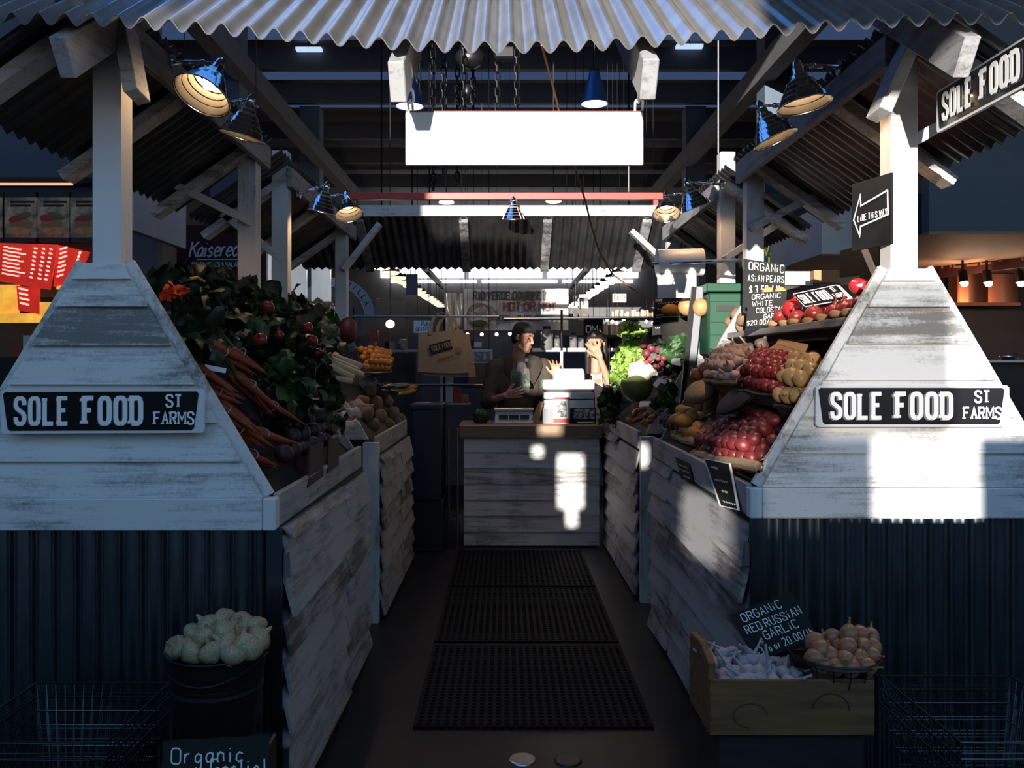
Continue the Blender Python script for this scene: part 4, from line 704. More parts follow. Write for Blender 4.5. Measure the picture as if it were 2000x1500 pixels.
# top shelf
t = thing('top_shelf', 'grey board shelf along the top of the right display', 'shelf', (1.45,3.9,1.64))
MB().box((1.27,3.0,1.640), (1.335,4.70,1.652)).build('board', M['wy'], t); MB().box((1.262,3.0,1.642), (1.274,4.70,1.672)).build('lip', M['wy'], t, bevel=.002); MB().box((1.336,3.04,1.60), (1.47,4.6,1.652)).build('board', M['wood_dark'], t)
S_ = lambda px, py, xw=1.33: PX(px, py, xw)
for i, (px, py, r, xw) in enumerate(((1547,603,.047,1.34),(1524,617,.034,1.31),(1556,619,.038,1.31),(1590,614,.040,1.32),(1613,588,.036,1.38),(1630,611,.040,1.34),(1655,603,.042,1.36),(1684,598,.044,1.34))):
    item((POM if i in (0,4) else RON)[0 if i in (0,4) else i % 2], 'red_onion', ('big pale pink onion on the top shelf by the garlic board','small dark red onion right of the garlic board','glossy red onion in front of the big pink one','dark red onion under the leaning name sign','bright magenta onion in front of the leaning sign','dark onion right of the leaning sign','dark onion in deep shade on the top shelf','brown red onion nearest the right pyramid')[i], 'onion', S_(px,py,xw), (U(-.5,.5),U(-.5,.5),0), r)
item(POM[0], 'red_pepper', 'bright red pepper highest beside the right pyramid', 'pepper', S_(1682,561,1.42), (1.2,.3,0), (.052,.036,.036))
for i, (px, py) in enumerate(((1487,632),(1505,632),(1527,631),(1548,628),(1572,627),(1600,620),(1630,613),(1650,610))): item(GIN[i % 3], 'ginger_root', 'knobbly root along the front of the top shelf', 'root', S_(px,py,1.285), (1.5,.2,U(-.2,.2)), .017, 'roots along the shelf edge')
for i, (px, py, r) in enumerate(((1425,628,.038),(1437,614,.036),(1450,622,.04),(1430,640,.03),(1445,638,.03))): item(CEL[i % 3], 'brown_beet', 'rough brown beet at the far end of the top shelf', 'beet', S_(px,py,1.33), None, r, 'brown beets on the top shelf')
for i, (px, py) in enumerate(((1476,573),(1499,571),(1524,571))): item(PEA[0], 'asian_pear', ('left','middle','right')[i]+' tan pear behind the lower chalk sign', 'pear', PX(px,py,1.40), None, .033)
# chalk boards
def board(cs, lines, label, m='chalk', name='chalk_sign', th=.008, st=.085, strut=None, cat='sign', frame=None):
    """quad board (bottom-left, bottom-right, top-right, top-left); lines = (text, u, v, cap height, letter width)"""
    a, b, c, d = [Vector(p) for p in cs]; n = (b-a).cross(d-a).normalized(); t = thing(name, label, cat, (a+b)/2)
    MB().prism([a,b,c,d], -n*th).build('panel', M[m], t)
    if lines:
        mb = MB()
        for s, u, v, h, w in lines:
            o = a*(1-u)*(1-v)+b*u*(1-v)+c*u*v+d*(1-u)*v+n*.0015; ex, ey = (b-a)*(1-v)+(c-d)*v, (d-a)*(1-u)+(c-b)*u
            if s == '~':                                  # chalk too smeared to read: a run of scrawled strokes
                n_ = 22; mb.ribbon([(ex.length*w*k/n_, h*(.5+.5*math.sin(k*2.2+v*9)*U(.5,1))) for k in range(n_+1)], o, ex.normalized(), ey.normalized(), h*.16, .0006)
            else: text(mb, s, o, ex, ey, h, w, .26, st*1.35, .0006, jit=.07, fit=ex.length*(.97-u))
        mb.build('chalk_writing', M['chalkw'], t)
    if frame:
        for p, q in ((a,b),(b,c),(c,d),(d,a)): MB().beam(p+n*.001, q+n*.001, .004, .008, n).build('frame_strip', M[frame], t)
    return t
board([P(1450,607,4.45),P(1532,600,4.40),P(1534,517,4.42),P(1452,505,4.47)], [('ORGANiC',.14,.80,.040,.52),('ASiAN PEARS',.12,.57,.034,.36),('$ 3.50 / lb.',.16,.33,.040,.42)], 'upper chalk sign for pears standing on the top shelf')
board([P(1457,640,4.05),P(1532,634,4.0),P(1537,568,4.02),P(1462,572,4.07)], [('ORGANiC',.10,.80,.024,.62),('WHITE',.12,.60,.024,.62),('COLOSSAL',.24,.40,.024,.58),('GARLiC',.45,.22,.022,.55),('$20.00/lb',.02,.06,.022,.50)], 'lower chalk sign for white garlic in front of the pears')
t = board([P(1664,491,3.09),P(1741,476,2.895),P(1741,337,2.895),P(1664,360,3.09)], [('LiNE THiS WAY',.17,.42,.022,.36)], 'black chalk sign with a white arrow beside the lit right post')
mb = MB(); a = P(1664,491,3.09); b = P(1741,476,2.895); d = P(1664,360,3.09); ux = (b-a).normalized(); uy = V(0,0,1); n = ux.cross(uy); wd = (b-a).length; hh = d.z-a.z; o = a+n*.002
mb.ribbon([(p*wd, q*hh) for p, q in ((.92,.76),(.25,.64),(.23,.80),(.06,.46),(.22,.20),(.24,.34),(.93,.42),(.92,.76))], o, ux, uy, .006, .0008); mb.build('chalk_arrow', M['chalkw'], t)
board([P(1640,556,3.5),P(1718,556,3.3),P(1716,470,3.32),P(1640,490,3.52)], [], 'dark chalk board leaning behind the right pyramid top')
mb = MB(); mb.beam(P(1688,487,3.25), P(1716,552,3.2), .014, .02); tag(mb.build('white_stake', M['white'], loc=P(1716,552,3.2)), 'thin white stake leaning in front of the dark chalk board', 'stake')
board([PX(1330,934,.826),PX(1353,942,.834),PX(1346,906,.842),PX(1319,893,.834)], [('~',.10,.66,.014,.75),('~',.10,.42,.014,.8),('~',.35,.14,.014,.55)], 'smaller chalk price sign leaning on the right ledge', st=.11)
board([PX(1408,988,.818),PX(1443,996,.832),PX(1426,906,.845),PX(1376,896,.832)], [('~',.18,.80,.022,.3),('~',.15,.52,.022,.62),('~',.35,.30,.018,.3),('~',.25,.08,.016,.68)], 'larger chalk price sign with a white edge leaning on the right ledge', frame='white', st=.10)
board([PX(602,952,-.738),PX(632,930,-.738),PX(632,862,-.77),PX(606,872,-.77)], [], 'nearest chalk price sign on the left ledge, deep in shade', st=.1)
board([PX(640,925,-.738),PX(662,908,-.738),PX(662,852,-.77),PX(642,860,-.77)], [], 'second chalk price sign along the left ledge', st=.1)

# left front stall: carrots at the front, greens behind
def carrots(loc, tip, n, seed, label):
    rn = random.Random(seed); loc, tip = Vector(loc), Vector(tip); L = (tip-loc).length; q = (tip-loc).normalized().to_track_quat('X','Z').to_matrix()
    t = thing('carrot_bunch', label, 'carrots', loc, 'carrot bunches on the left slope')
    for i in range(n):
        yy = (i-(n-1)/2)*.026*(1 if n < 6 else .8); zz = rn.uniform(-.012,.016); l = L*rn.uniform(.85,1.08); b = rn.uniform(-.02,.02)
        pts = [Vector((l*k, yy*(.45+.75*k)+b*k*k, zz-.01*k)) for k in (0,.04,.12,.35,.65,.88,1)]; MB().tube([loc+q@p for p in pts], [.004,.013,.017,.0145,.010,.005,.0015], 9).build('carrot', M['carrot'], t, smooth=2)
    mb = MB()
    for i in range(16):
        a = rn.uniform(-.25,.25); l = rn.uniform(.13,.24); z = rn.uniform(-.01,.03); mb.tube([loc+q@Vector((.012,a*.05,z*.2)), loc+q@Vector((-l*.4,a*l*.5,z))+V(0,.03,0), loc+q@Vector((-l*.75,a*l,z-.01))+V(.02,.13,0)], [.0028,.0022,.001], 5)
    mb.build('stalks', M['leaf2'], t)
    mb = MB(); mb.tube([loc+q@Vector((L*.3,(.030*n*.42)*math.cos(k),.021*math.sin(k))) for k in [2*PI*j/14 for j in range(14)]], .0022, 5, closed=True); mb.build('rubber_band', M['garlicw'], t)
for i, (a, b, xa, xb_, n, lab) in enumerate((((398,672),(502,728),-1.06,-.92,4,'uppermost large carrot bunch with long green stalks'),((448,676),(522,722),-1.0,-.90,2,'two bright carrots beside the uppermost bunch'),((384,722),(462,765),-1.0,-.93,4,'carrot bunch nearest the pyramid edge, below the tag'),((455,728),(540,802),-.98,-.87,4,'carrot bunch pointing at the chalk signs'),((405,758),(478,782),-.98,-.92,4,'carrot bunch half hidden under the middle ones'),((420,786),(508,845),-.96,-.86,4,'low carrot bunch tied with a pale band'),((440,822),(525,872),-.94,-.85,3,'second lowest carrot bunch along the pyramid edge'),((462,880),(540,905),-.90,-.83,4,'lowest carrot bunch by the left corner'),((480,840),(570,860),-.93,-.84,3,'carrot bunch lying flat toward the beets'),((500,775),(585,830),-.95,-.86,3,'carrot bunch farthest from the pyramid edge'))):
    carrots(PX(*a,xa), PX(*b,xb_), n, i, lab)
gl = [(318,545,1.30),(345,530,1.38),(385,545,1.33),(425,540,1.38),(465,545,1.36),(500,560,1.34),(535,580,1.30),(565,600,1.28),(315,600,1.22),(360,610,1.22),(410,600,1.24),(455,600,1.25),(500,620,1.20),(545,640,1.18),(590,640,1.16),(620,650,1.18),(340,640,1.15),(400,640,1.16),(470,660,1.12),(530,690,1.08),(570,690,1.08),(610,690,1.10),(570,740,1.02),(610,740,1.02),(525,730,1.02),(640,700,1.08),(555,790,.96),(600,790,.96),(560,840,.92),(610,830,.92),(640,780,.98)]
for i, (px, py, xw) in enumerate(gl):
    top = py < 590; nb = bunch('greens_bunch', ('dark leafy greens bunch along the top of the left slope' if top else 'dark leafy greens bunch heaped on the left slope'), 'greens', PX(px,py+(34 if top else 0),-xw)+V(0,.02,-.05), (U(-.2,.5),U(-.6,.1),U(.4,.9)), 13, .19, .055, 1.25, M['leaf'] if i % 3 else M['leaf2'], M['stemy'] if i in (2,3,4,10) else M['leaf2'], i, .45, 'leafy greens along the top' if top else 'leafy greens on the slope')
for i, (a, b, xw) in enumerate((((395,545),(440,555),1.36),((380,560),(420,556),1.34),((430,545),(452,560),1.33),((370,545),(400,550),1.33))):
    mb = MB(); p, q = PX(*a,-xw+.06), PX(*b,-xw+.10); mb.tube([p,p.lerp(q,.5)+V(0,0,.012),q], [.007,.006,.005], 8); tag(mb.build('chard_stem', M['stemy'], loc=p, smooth=True), 'yellow chard stem lying over the dark greens', 'chard', 'yellow chard stems')
for i, (px, py, xw, r) in enumerate(((523,600,1.1,.03),(508,662,1.02,.026),(610,665,1.06,.033),(600,640,1.08,.03),(545,655,1.06,.022),(620,690,1.04,.03))): item(RON[0], 'red_beet', 'red beet showing among the dark greens', 'beet', PX(px,py,-xw+.08), None, r, 'red beets in the greens')
BEE = [tuber_mesh(M['beet'], 1.0, .02, s) for s in range(2)]
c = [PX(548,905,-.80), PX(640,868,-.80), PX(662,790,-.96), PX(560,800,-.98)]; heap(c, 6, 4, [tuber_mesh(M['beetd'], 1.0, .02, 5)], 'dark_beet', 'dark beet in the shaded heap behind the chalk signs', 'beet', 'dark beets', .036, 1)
c = [PX(650,858,-.80), PX(700,835,-.80), PX(700,790,-.95), PX(650,800,-.97)]; heap(c, 4, 3, GAR, 'shaded_garlic', 'garlic in the shaded heap before the celeriac', 'garlic', 'garlic on the left rear slope', .032, 2)
t = thing('orange_flower', 'bright orange flower among the dark greens', 'flower', PX(340,582,-1.12)); mb = MB(); leaves(mb, 16, .05, .028, 1.3, .5, 5, .1, curl=.7); mb.v = [PX(340,582,-1.12)+v for v in mb.v]; mb.m = [0]*len(mb.f); mb.build('petals', M['poppy'], t, smooth=2)
MB().tube([PX(340,582,-1.12), PX(345,600,-1.14), PX(350,625,-1.16)], .004).build('stem', M['leaf2'], t)
mb = MB(); mb.ell(PX(340,673,-1.10), (.012,.012,.01), n=8, m=6, bump=.1); tag(mb.build('orange_bud', M['poppy'], loc=PX(340,673,-1.10)), 'tiny orange bud beside the left pyramid edge', 'flower')
def ptag(cs, label, m='paper'): mb = MB(); mb.prism(cs, V(0,.003,.001)); return tag(mb.build('price_tag', M[m], loc=cs[0]), label, 'tag')
for cs, lab in (([(478,570,1.1),(497,577,1.1),(484,588,1.1)],'white triangular tag on a stem in the greens'),([(400,712,.98),(442,720,.97),(440,729,.97),(402,722,.98)],'white tag among the carrots'),([(572,652,1.0),(590,658,1.0),(582,674,1.0)],'small white tag under the red beet'),([(597,646,1.0),(613,648,1.0),(612,652,1.0),(597,651,1.0)],'thin white tag above the red beet')):
    ptag([PX(a,b,-x) for a, b, x in cs], lab)
# left rear stall
for i, (a, b, xa, xb_, r) in enumerate((((648,694),(706,716),1.02,.86,.019),((640,706),(708,733),1.0,.85,.021),((645,716),(690,738),.98,.87,.018),((655,738),(688,745),.95,.87,.017),((640,698),(700,724),1.01,.87,.018))):
    t = thing('leek', ('top leek, its pale shaft pointing to the fruit','thickest leek in the middle of the pile','short leek under the thick one','lowest leek lying flat','back leek between the two upper ones')[i], 'leek', PX(*a,-xa)); p, q = PX(*a,-xa), PX(*b,-xb_)
    MB().tube([p, p.lerp(q,.5), p.lerp(q,.95), q], [r*.9,r,r*1.05,r*.7], 14).build('shaft', M['leek'], t, smooth=2); mb = MB(); d = (q-p).normalized()
    for k in range(12): w = Vector((U(-1,1),U(-1,1),U(-1,1)))*.02; mb.tube([q, q+d*.02+w, q+d*.04+w*1.8], .0012, 4)
    mb.build('roots', M['celeriac'], t); mb = MB()
    for k in range(5): w = Vector((U(-1,0),U(-.6,.6),U(-.2,.7)))*.1; mb.tube([p, p-d*.10+w*.5, p-d*.2+w], [r*.6,.008,.003], 6)
    mb.build('leaves', M['leaf2'], t)
for i, (px, py, xw, r) in enumerate(((722,762,.95,.05),(744,766,.93,.048),(708,785,.93,.05),(735,788,.90,.055),(758,783,.89,.048),(715,808,.89,.052),(742,812,.86,.052),(768,806,.84,.05),(782,818,.81,.048),(760,828,.82,.045),(728,830,.85,.048))): item(CEL[i % 3], 'celeriac', 'knobbly brown celeriac on the left rear slope', 'celeriac', PX(px,py,-xw), None, r, 'celeriac roots')
c = [PX(712,722,-.93), PX(764,722,-.86), PX(758,692,-.95), PX(702,678,-1.05)]; heap(c, 6, 5, APR, 'orange_fruit', 'small round orange fruit in the tray behind the leeks', 'fruit', 'orange fruits', .028, 2); tray(c, 'fruit_tray', 'dark tray of small orange fruits on the left rear slope', M['black'], .03, .1)
for i, (a, b, m) in enumerate((((765,762),(816,755),'zuke'),((770,770),(812,762),'zuke'),((764,756),(800,752),'leaf2'),((742,760),(778,768),'eggp'),((738,752),(770,756),'eggp'))):
    p, q = PX(*a,-.86), PX(*b,-.79); mb = MB(); mb.tube([p+(q-p)*k for k in (0,.1,.4,.7,.9,1)], [.008,.02,.024,.024,.018,.004], 12); tag(mb.build('zucchini' if i < 3 else 'aubergine', M[m], loc=p, smooth=True), ('upper yellow zucchini over the aisle','lower yellow zucchini over the aisle','green zucchini behind the yellow ones','lower black aubergine beside the zucchini','upper black aubergine beside the zucchini')[i], 'vegetable')
mb = MB(); mb.ell(PX(678,645,-1.15), (.07,.08,.10), None, 14, 10, bump=.04, seed=2); tag(mb.build('red_net_bag', M['maroon'], loc=PX(678,645,-1.15), smooth=True), 'dull red net bag at the top of the left rear slope', 'bag')
for i, (px, py, xw, rx) in enumerate(((625,610,1.2,.16),(640,660,1.10,.13))):
    t = thing('salad_bag', ('upper','lower')[i]+' clear bag of greens before the leeks', 'bag', PX(px,py,-xw)); MB().ell(PX(px,py,-xw), (rx*.6,.09,rx*.7), R(0,20,0), 16, 10, bump=.05, seed=i).build('film', M['plastic'], t, smooth=True); mb = MB(); leaves(mb, 16, .09, .03, 1.5, .4, i); mb.v = [PX(px,py,-xw)+v for v in mb.v]; mb.m = [0]*len(mb.f); mb.build('greens', M['leaf2'], t, smooth=2)

# right rear stall
for i, (px, py, xw) in enumerate(((1234,648,1.14),(1244,665,1.10),(1232,675,1.06),(1226,700,1.02),(1232,690,1.0),(1236,712,1.0),(1222,726,.95),(1228,735,.93),(1216,742,.92),(1240,690,1.06))):
    bunch('lettuce', 'pale green curly lettuce on the aisle side of the right rear slope', 'lettuce', PX(px,py,xw)+V(0,0,-.03), (-.5,-.5,.8), 22, .13, .05, 1.35, M['lettuce'], M['lettuce'], i+40, .7, 'curly lettuces', stem=.15)
for i, (px, py, xw) in enumerate(((1268,656,1.12),(1257,672,1.08),(1272,680,1.08),(1286,684,1.1),(1262,690,1.04))): item(BEE[i % 2], 'pink_beet', 'pinkish beet in the sunlit bunch above the cauliflower', 'beet', PX(px,py,xw), None, .034, 'sunlit beets')
bunch('beet_greens', 'green beet tops behind the pinkish beets', 'greens', PX(1290,660,1.2), (.2,-.3,1), 14, .16, .05, 1.1, M['leaf2'], M['radish'], 77, .4)
for i, (px, py) in enumerate(((1236,700),(1246,706),(1285,700),(1292,712),(1288,722),(1280,716),(1296,700),(1270,702),(1290,730),(1262,708),(1300,740))): item(BEE[i % 2], 'radish', 'small radish around the cauliflower', 'radish', PX(px,py,1.0), None, .021, 'radishes'); COL.objects[-1].data = BEE[i % 2]
RAD = [tuber_mesh(M['radish'], 1.0, .02, 1)]
for o in list(COL.objects):
    if o.name.startswith('radish'): o.data = RAD[0]
mb = MB(); cc = PX(1252,724,.97)
for i in range(26): a = i*2.4; r = .078*math.sqrt(i/26); mb.ell(cc+V(r*math.cos(a),-.03+r*.2*math.sin(a),r*math.sin(a)*.8+.0), .028, None, 8, 6, bump=.08, seed=i)
mb.ell(cc, (.085,.06,.07), None, 12, 8); tag(mb.build('cauliflower', M['caul'], loc=cc, smooth=True), 'white cauliflower glaring in the sun above the cabbage', 'cauliflower')
t = thing('cabbage', 'big pale green cabbage at the front of the right rear slope', 'cabbage', PX(1243,758,.92)); cc = PX(1243,758,.92); MB().ell(cc, (.095,.095,.09), None, 20, 14, bump=.02, seed=3).build('head', M['cabbage'], t, smooth=True)
for k in range(6):
    mb = MB(); a0 = k*1.05+.4; rows = [[cc+V(.108*math.sin(th_)*math.cos(a0+ph_), .108*math.sin(th_)*math.sin(a0+ph_), -.100*math.cos(th_))*(1+.16*max(0,th_-1.35)) for ph_ in (-.75,-.4,0,.4,.75)] for th_ in (.3,.7,1.1,1.5,1.85,2.1)]; mb.strip(rows); mb.build('outer_leaf', M['cabbage'], t, smooth=2)
for i, (px, py, xw) in enumerate(((1325,650,1.25),(1340,665,1.2),(1320,690,1.12),(1338,690,1.15),(1310,640,1.3),(1306,782,.95),(1330,720,1.16),(1197,780,.87),(1192,800,.86),(1205,812,.87),(1345,705,1.2))):
    bunch('dark_greens', 'dark green leafy bunch on the right rear slope', 'greens', PX(px,py,xw)+V(0,0,-.03), (-.3,-.5,.7), 12, .15, .05, 1.2, M['leaf2'], M['leaf2'], i+60, .4, 'dark greens on the right rear slope')
for i, (px, py) in enumerate(((1240,806),(1252,800),(1262,812),(1275,815),(1246,820),(1232,822),(1270,822),(1258,828))): item([tuber_mesh(M['apricot'] if i % 2 else M['radish'], 1.9, .05, i)][0], 'small_pepper', 'small red or orange pepper at the foot of the right rear slope', 'pepper', PX(px,py,.885), None, .019, 'small peppers')
for cs, lab in (([(1275,752,.95),(1290,762,.95),(1300,742,.97),(1286,738,.97)],'white tag right of the cabbage'),([(1290,750,.98),(1305,760,.97),(1312,742,1.0),(1300,738,1.0)],'white tag near the grey end board'),([(1248,795,.89),(1272,793,.89),(1270,784,.91),(1250,784,.91)],'white tag above the small peppers'),([(1290,708,1.03),(1302,700,1.05),(1312,684,1.08),(1306,682,1.08)],'bright white tag among the radishes'),([(1288,695,1.12),(1292,697,1.12),(1310,655,1.2),(1306,653,1.2)],'long narrow white tag standing in the beets'),([(1312,712,1.04),(1330,715,1.04),(1328,700,1.07),(1310,700,1.07)],'red and white carton among the greens')):
    ptag([PX(*p) for p in cs], lab)
for i, (px, py, r, m, lab) in enumerate(((1311,606,(.075,.06,.048),'squash','yellow orange squash in the black basket'),(1344,599,(.066,.06,.058),'squash2','rounder tan squash behind the yellow one'),(1368,600,(.05,.05,.055),'squash2','tan squash half hidden by the metal rail'))):
    mb = MB(); c0 = PX(px,py,1.12+.03*i); mb.ell(c0, r, R(0,0,15), 18, 12, bump=.015, seed=i); tag(mb.build('squash', M[m], loc=c0, smooth=True), lab, 'squash')
t = thing('black_basket', 'black basket under the squashes', 'basket', PX(1328,655,1.16)); c0 = PX(1328,640,1.17)
MB().lathe([(.10,-.14),(.13,-.02),(.145,.06),(.15,.062),(.148,.066),(.12,.03),(0,.02)], 20, Matrix.Translation(c0)).build('body', M['wood_dark'], t, smooth=True); MB().tube([c0+V(.148*math.cos(k*.3),.148*math.sin(k*.3),.064) for k in range(21)], .008, 6, closed=True).build('rim', M['black'], t)
board([P(1273,655,5.55),P(1330,650,5.5),P(1340,578,5.52),P(1280,585,5.57)], [('~',.1,.84,.014,.8),('~',.1,.68,.014,.8),('~',.1,.52,.014,.75),('~',.1,.36,.014,.8),('~',.1,.16,.014,.5)], 'black chalk list behind the squashes', st=.07)
t = thing('metal_rail', 'silver metal rail leaning on the right rear stall', 'rail', P(1345,822,5.12)); a, b = P(1340,818,5.02), P(1366,560,5.0); MB().beam(a, b, .05, .022, (0,1,0)).build('channel', M['signsh'], t, bevel=.003); MB().beam(a+V(-.035,-.005,0), b+V(-.035,-.005,0), .028, .03, (0,1,0)).build('flange', M['blackm'], t)
t = thing('green_crate', 'green plastic crate stacked behind the right front stall', 'crate', P(1415,690,4.95)); x0, x1 = X(1380,4.95), X(1452,4.95)
MB().box((x0,4.9,Z(690,4.9)), (x1,5.14,Z(572,4.9))).build('body', M['green'], t, bevel=.008); MB().box((x0-.015,4.885,Z(570,4.9)), (x1+.015,5.15,Z(553,4.9))).build('rim', M['green'], t, bevel=.006); MB().box((X(1398,4.9),4.893,Z(608,4.9)), (X(1436,4.9),4.90,Z(596,4.9))).build('handle_slot', M['black'], t)
for z_ in (585,625,650): MB().box((x0+.01,4.888,Z(z_+4,4.9)), (x1-.01,4.90,Z(z_,4.9))).build('rib', M['green'], t)

# ------------------------------------------------------------------ front of the stalls
bc = V(X(425,2.5), 2.50, .33); t = thing('metal_bucket', 'dark metal bucket heaped with pale onions on the left', 'bucket', bc)
MB().shell([(.105,0),(.108,.004),(.142,.29),(.146,.305),(.150,.308),(.148,.314),(.140,.312),(.138,.29),(.105,.02)], 28, Matrix.Translation(bc)).build('body', M['blackm'], t, smooth=2); MB().lathe([(0,.2),(.134,.2),(.134,.21),(0,.215)], 24, Matrix.Translation(bc)).build('filling', M['black'], t)
for z_ in (.20,.225): MB().tube([bc+V((.128+(z_-.2)*.12)*math.cos(k*PI/14),(.128+(z_-.2)*.12)*math.sin(k*PI/14),z_) for k in range(28)], .0035, 5, closed=True).build('hoop', M['blackm'], t)
MB().tube([bc+V(.152*math.cos(a),.152*math.sin(a),.30-.05*math.sin(a)**2) for a in [PI+PI*k/14 for k in range(15)]], .003, 5).build('wire_handle', M['blackm'], t)
for i, (px, py, dy) in enumerate(((360,1266,-.06),(405,1222,.01),(440,1212,.03),(470,1218,.02),(498,1225,.03),(440,1233,-.05),(402,1246,-.05),(440,1258,-.09),(478,1256,-.08),(506,1246,-.03),(380,1238,.0),(415,1275,-.11),(375,1275,-.10),(455,1279,-.11),(490,1270,-.09),(345,1265,-.02),(420,1245,-.02),(462,1240,0))): item(WON[i % 2], 'pale_onion', 'pale dirty onion heaped in the dark bucket', 'onion', P(px,py,2.50+dy), (U(-1,1),U(-1,1),U(0,6)), .0385, 'pale onions in the bucket')
mb = MB(); mb.box((bc.x-.14,2.38,.0), (bc.x+.14,2.64,.328)); tag(mb.build('bucket_stand', M['black'], loc=(bc.x,2.5,0), bevel=.006), 'black box under the onion bucket', 'stand')
board([P(310,1640,2.22),P(530,1640,2.22),P(524,1436,2.32),P(318,1446,2.32)], [('Organic',.09,.75,.040,.62),('Garlic!',.46,.60,.044,.60)], 'black chalk sign on the floor below the onion bucket', st=.07)
def wire_basket(x0, x1, y0, y1, z, label, k):
    t = thing('wire_basket', label, 'shopping basket', ((x0+x1)/2,(y0+y1)/2,z-.26)); ins = .06
    for nme, h_, r in (('rim',0,.0045),('rim_wire',-.03,.0025)):
        f = -h_/.26*ins*.5; MB().tube([(x0+f,y0+f,z+h_),(x1-f,y0+f,z+h_),(x1-f,y1-f,z+h_),(x0+f,y1-f,z+h_)], r, 6, closed=True).build(nme, M['wire'], t)
    mb = MB(); n = 14
    for i in range(n+1):
        u = i/n; xa = x0+(x1-x0)*u; xb_ = x0+ins+(x1-x0-2*ins)*u; mb.tube([(xa,y0,z),(xb_,y0+ins,z-.24),(xb_,y1-ins,z-.24),(xa,y1,z)], .0015, 4)
        ya = y0+(y1-y0)*u; yb = y0+ins+(y1-y0-2*ins)*u; mb.tube([(x0,ya,z),(x0+ins,yb,z-.24),(x1-ins,yb,z-.24),(x1,ya,z)], .0015, 4)
    for h_ in (-.08,-.13,-.18): f = -h_/.24*ins; mb.tube([(x0+f,y0+f,z+h_),(x1-f,y0+f,z+h_),(x1-f,y1-f,z+h_),(x0+f,y1-f,z+h_)], .002, 4, closed=True)
    mb.build('wire_mesh', M['wire'], t)
for k, lab in enumerate(('bottom','middle','top')):
    wire_basket(-1.50, -1.075, 2.24, 2.66, .385+.045*k, lab+' wire basket of the nested stack on the left', k); wire_basket(1.235, 1.66, 2.24, 2.72, .385+.045*k, lab+' wire basket of the nested stack on the right', k)
for s_, xa, xb_ in ((0,-1.42,-1.15),(1,1.31,1.58)): MB2 = MB(); MB2.box((xa,2.32,0), (xb_,2.6,.14)); tag(MB2.build('basket_stand', M['black'], loc=((xa+xb_)/2,2.46,0)), ('left','right')[s_]+' black stand under the nested wire baskets', 'stand')
# crate with garlic and onions on the right
x0, x1, y0, y1, z0, z1 = .607, 1.095, 2.45, 2.72, .40, .565
t = thing('wooden_crate', 'old printed wooden crate of garlic and onions on the right', 'crate', (.85,2.58,z0))
MB().box((x0,y0,z0), (x1,y0+.014,z1)).build('front_board', M['crate'], t, bevel=.003); MB().box((x0,y1-.014,z0), (x1,y1,z1)).build('back_board', M['crate'], t); MB().box((x0+.02,y0+.015,z0), (x1-.02,y1-.015,z0+.012)).build('bottom', M['crate'], t)
for x_ in (x0-.001, x1-.021): MB().prism([(x_,y0+.0145,z0),(x_,y1-.0145,z0),(x_,y1-.0145,z1+.06),(x_,y0+.12,z1+.075),(x_,y0+.0145,z1+.045)], (.022,0,0)).build('end_board', M['crate'], t, bevel=.003)
mb = MB(); o = V(x0, y0-.001, z0)
mb.tube([(x1-.13+.055*math.cos(k*.105),y0-.0005,z0+.075+.05*math.sin(k*.105)) for k in range(30)], .0022, 4)
mb.tube([(x0+.12+.05*math.cos(k*.12),y0-.0005,z0+.06+.035*math.sin(k*.12)) for k in range(40)], .0018, 4); mb.build('faded_print', M['cratei'], t)
MB().box((x0+.03,y0+.02,z0+.1), (x1-.03,y1-.02,z0+.115)).build('liner', M['black'], t)
mb = MB(); mb.box((.64,2.47,0), (1.07,2.70,.398)); tag(mb.build('crate_stand', M['wood_dark'], loc=(.85,2.58,0), bevel=.004), 'dark box the printed crate stands on', 'stand')
for i in range(26):
    u, v = (i % 7)/6, (i//7)/3; item(GARW[i % 3], 'white_garlic', 'white garlic bulb loose in the printed wooden crate', 'garlic', (x0+.055+.23*u+U(-.01,.01), y0+.045+.18*v+U(-.01,.01), z1-.032+.022*v+.012*math.sin(PI*u)), (U(-1.1,1.1),U(-1.1,1.1),U(0,6)), .027, 'white garlic in the crate')
bc = V(1.018, 2.56, .545); t = thing('onion_basket', 'round wire basket of brown onions in the printed crate', 'basket', bc); mb = MB()
for z_, r in ((.062,.134),(.05,.128),(.02,.122),(-.02,.105)): MB().tube([bc+V(r*math.cos(k*PI/16),r*math.sin(k*PI/16),z_) for k in range(32)], .0035 if z_ > .04 else .0022, 5, closed=True).build('hoop', M['blackm'], t)
for k in range(16): a = k*PI/8; mb.tube([bc+V(r*math.cos(a),r*math.sin(a),z_) for r, z_ in ((.128,.05),(.122,.02),(.105,-.02),(.06,-.045))], .002, 4)
mb.build('wire_ribs', M['blackm'], t); MB().lathe([(0,-.03),(.07,-.03),(.07,-.024),(0,-.022)], 16, Matrix.Translation(bc)).build('base', M['black'], t)
for i, (px, py, dy) in enumerate(((1590,1252,.0),(1602,1266,-.05),(1625,1245,.03),(1658,1240,-.01),(1678,1238,.02),(1700,1245,.03),(1655,1262,-.04),(1685,1262,-.02),(1705,1265,0),(1590,1285,-.07),(1622,1282,-.06),(1650,1288,-.08),(1680,1285,-.06),(1700,1280,-.04),(1662,1305,-.10),(1632,1303,-.09),(1692,1302,-.09),(1605,1300,-.08),(1640,1265,0),(1615,1262,.03))): item(BON[i % 2], 'brown_onion', 'brown onion heaped in the round wire basket', 'onion', P(px,py,2.56+dy*.9), (U(-1.4,1.4),U(-1.4,1.4),U(0,6)), .028, 'brown onions in the wire basket')
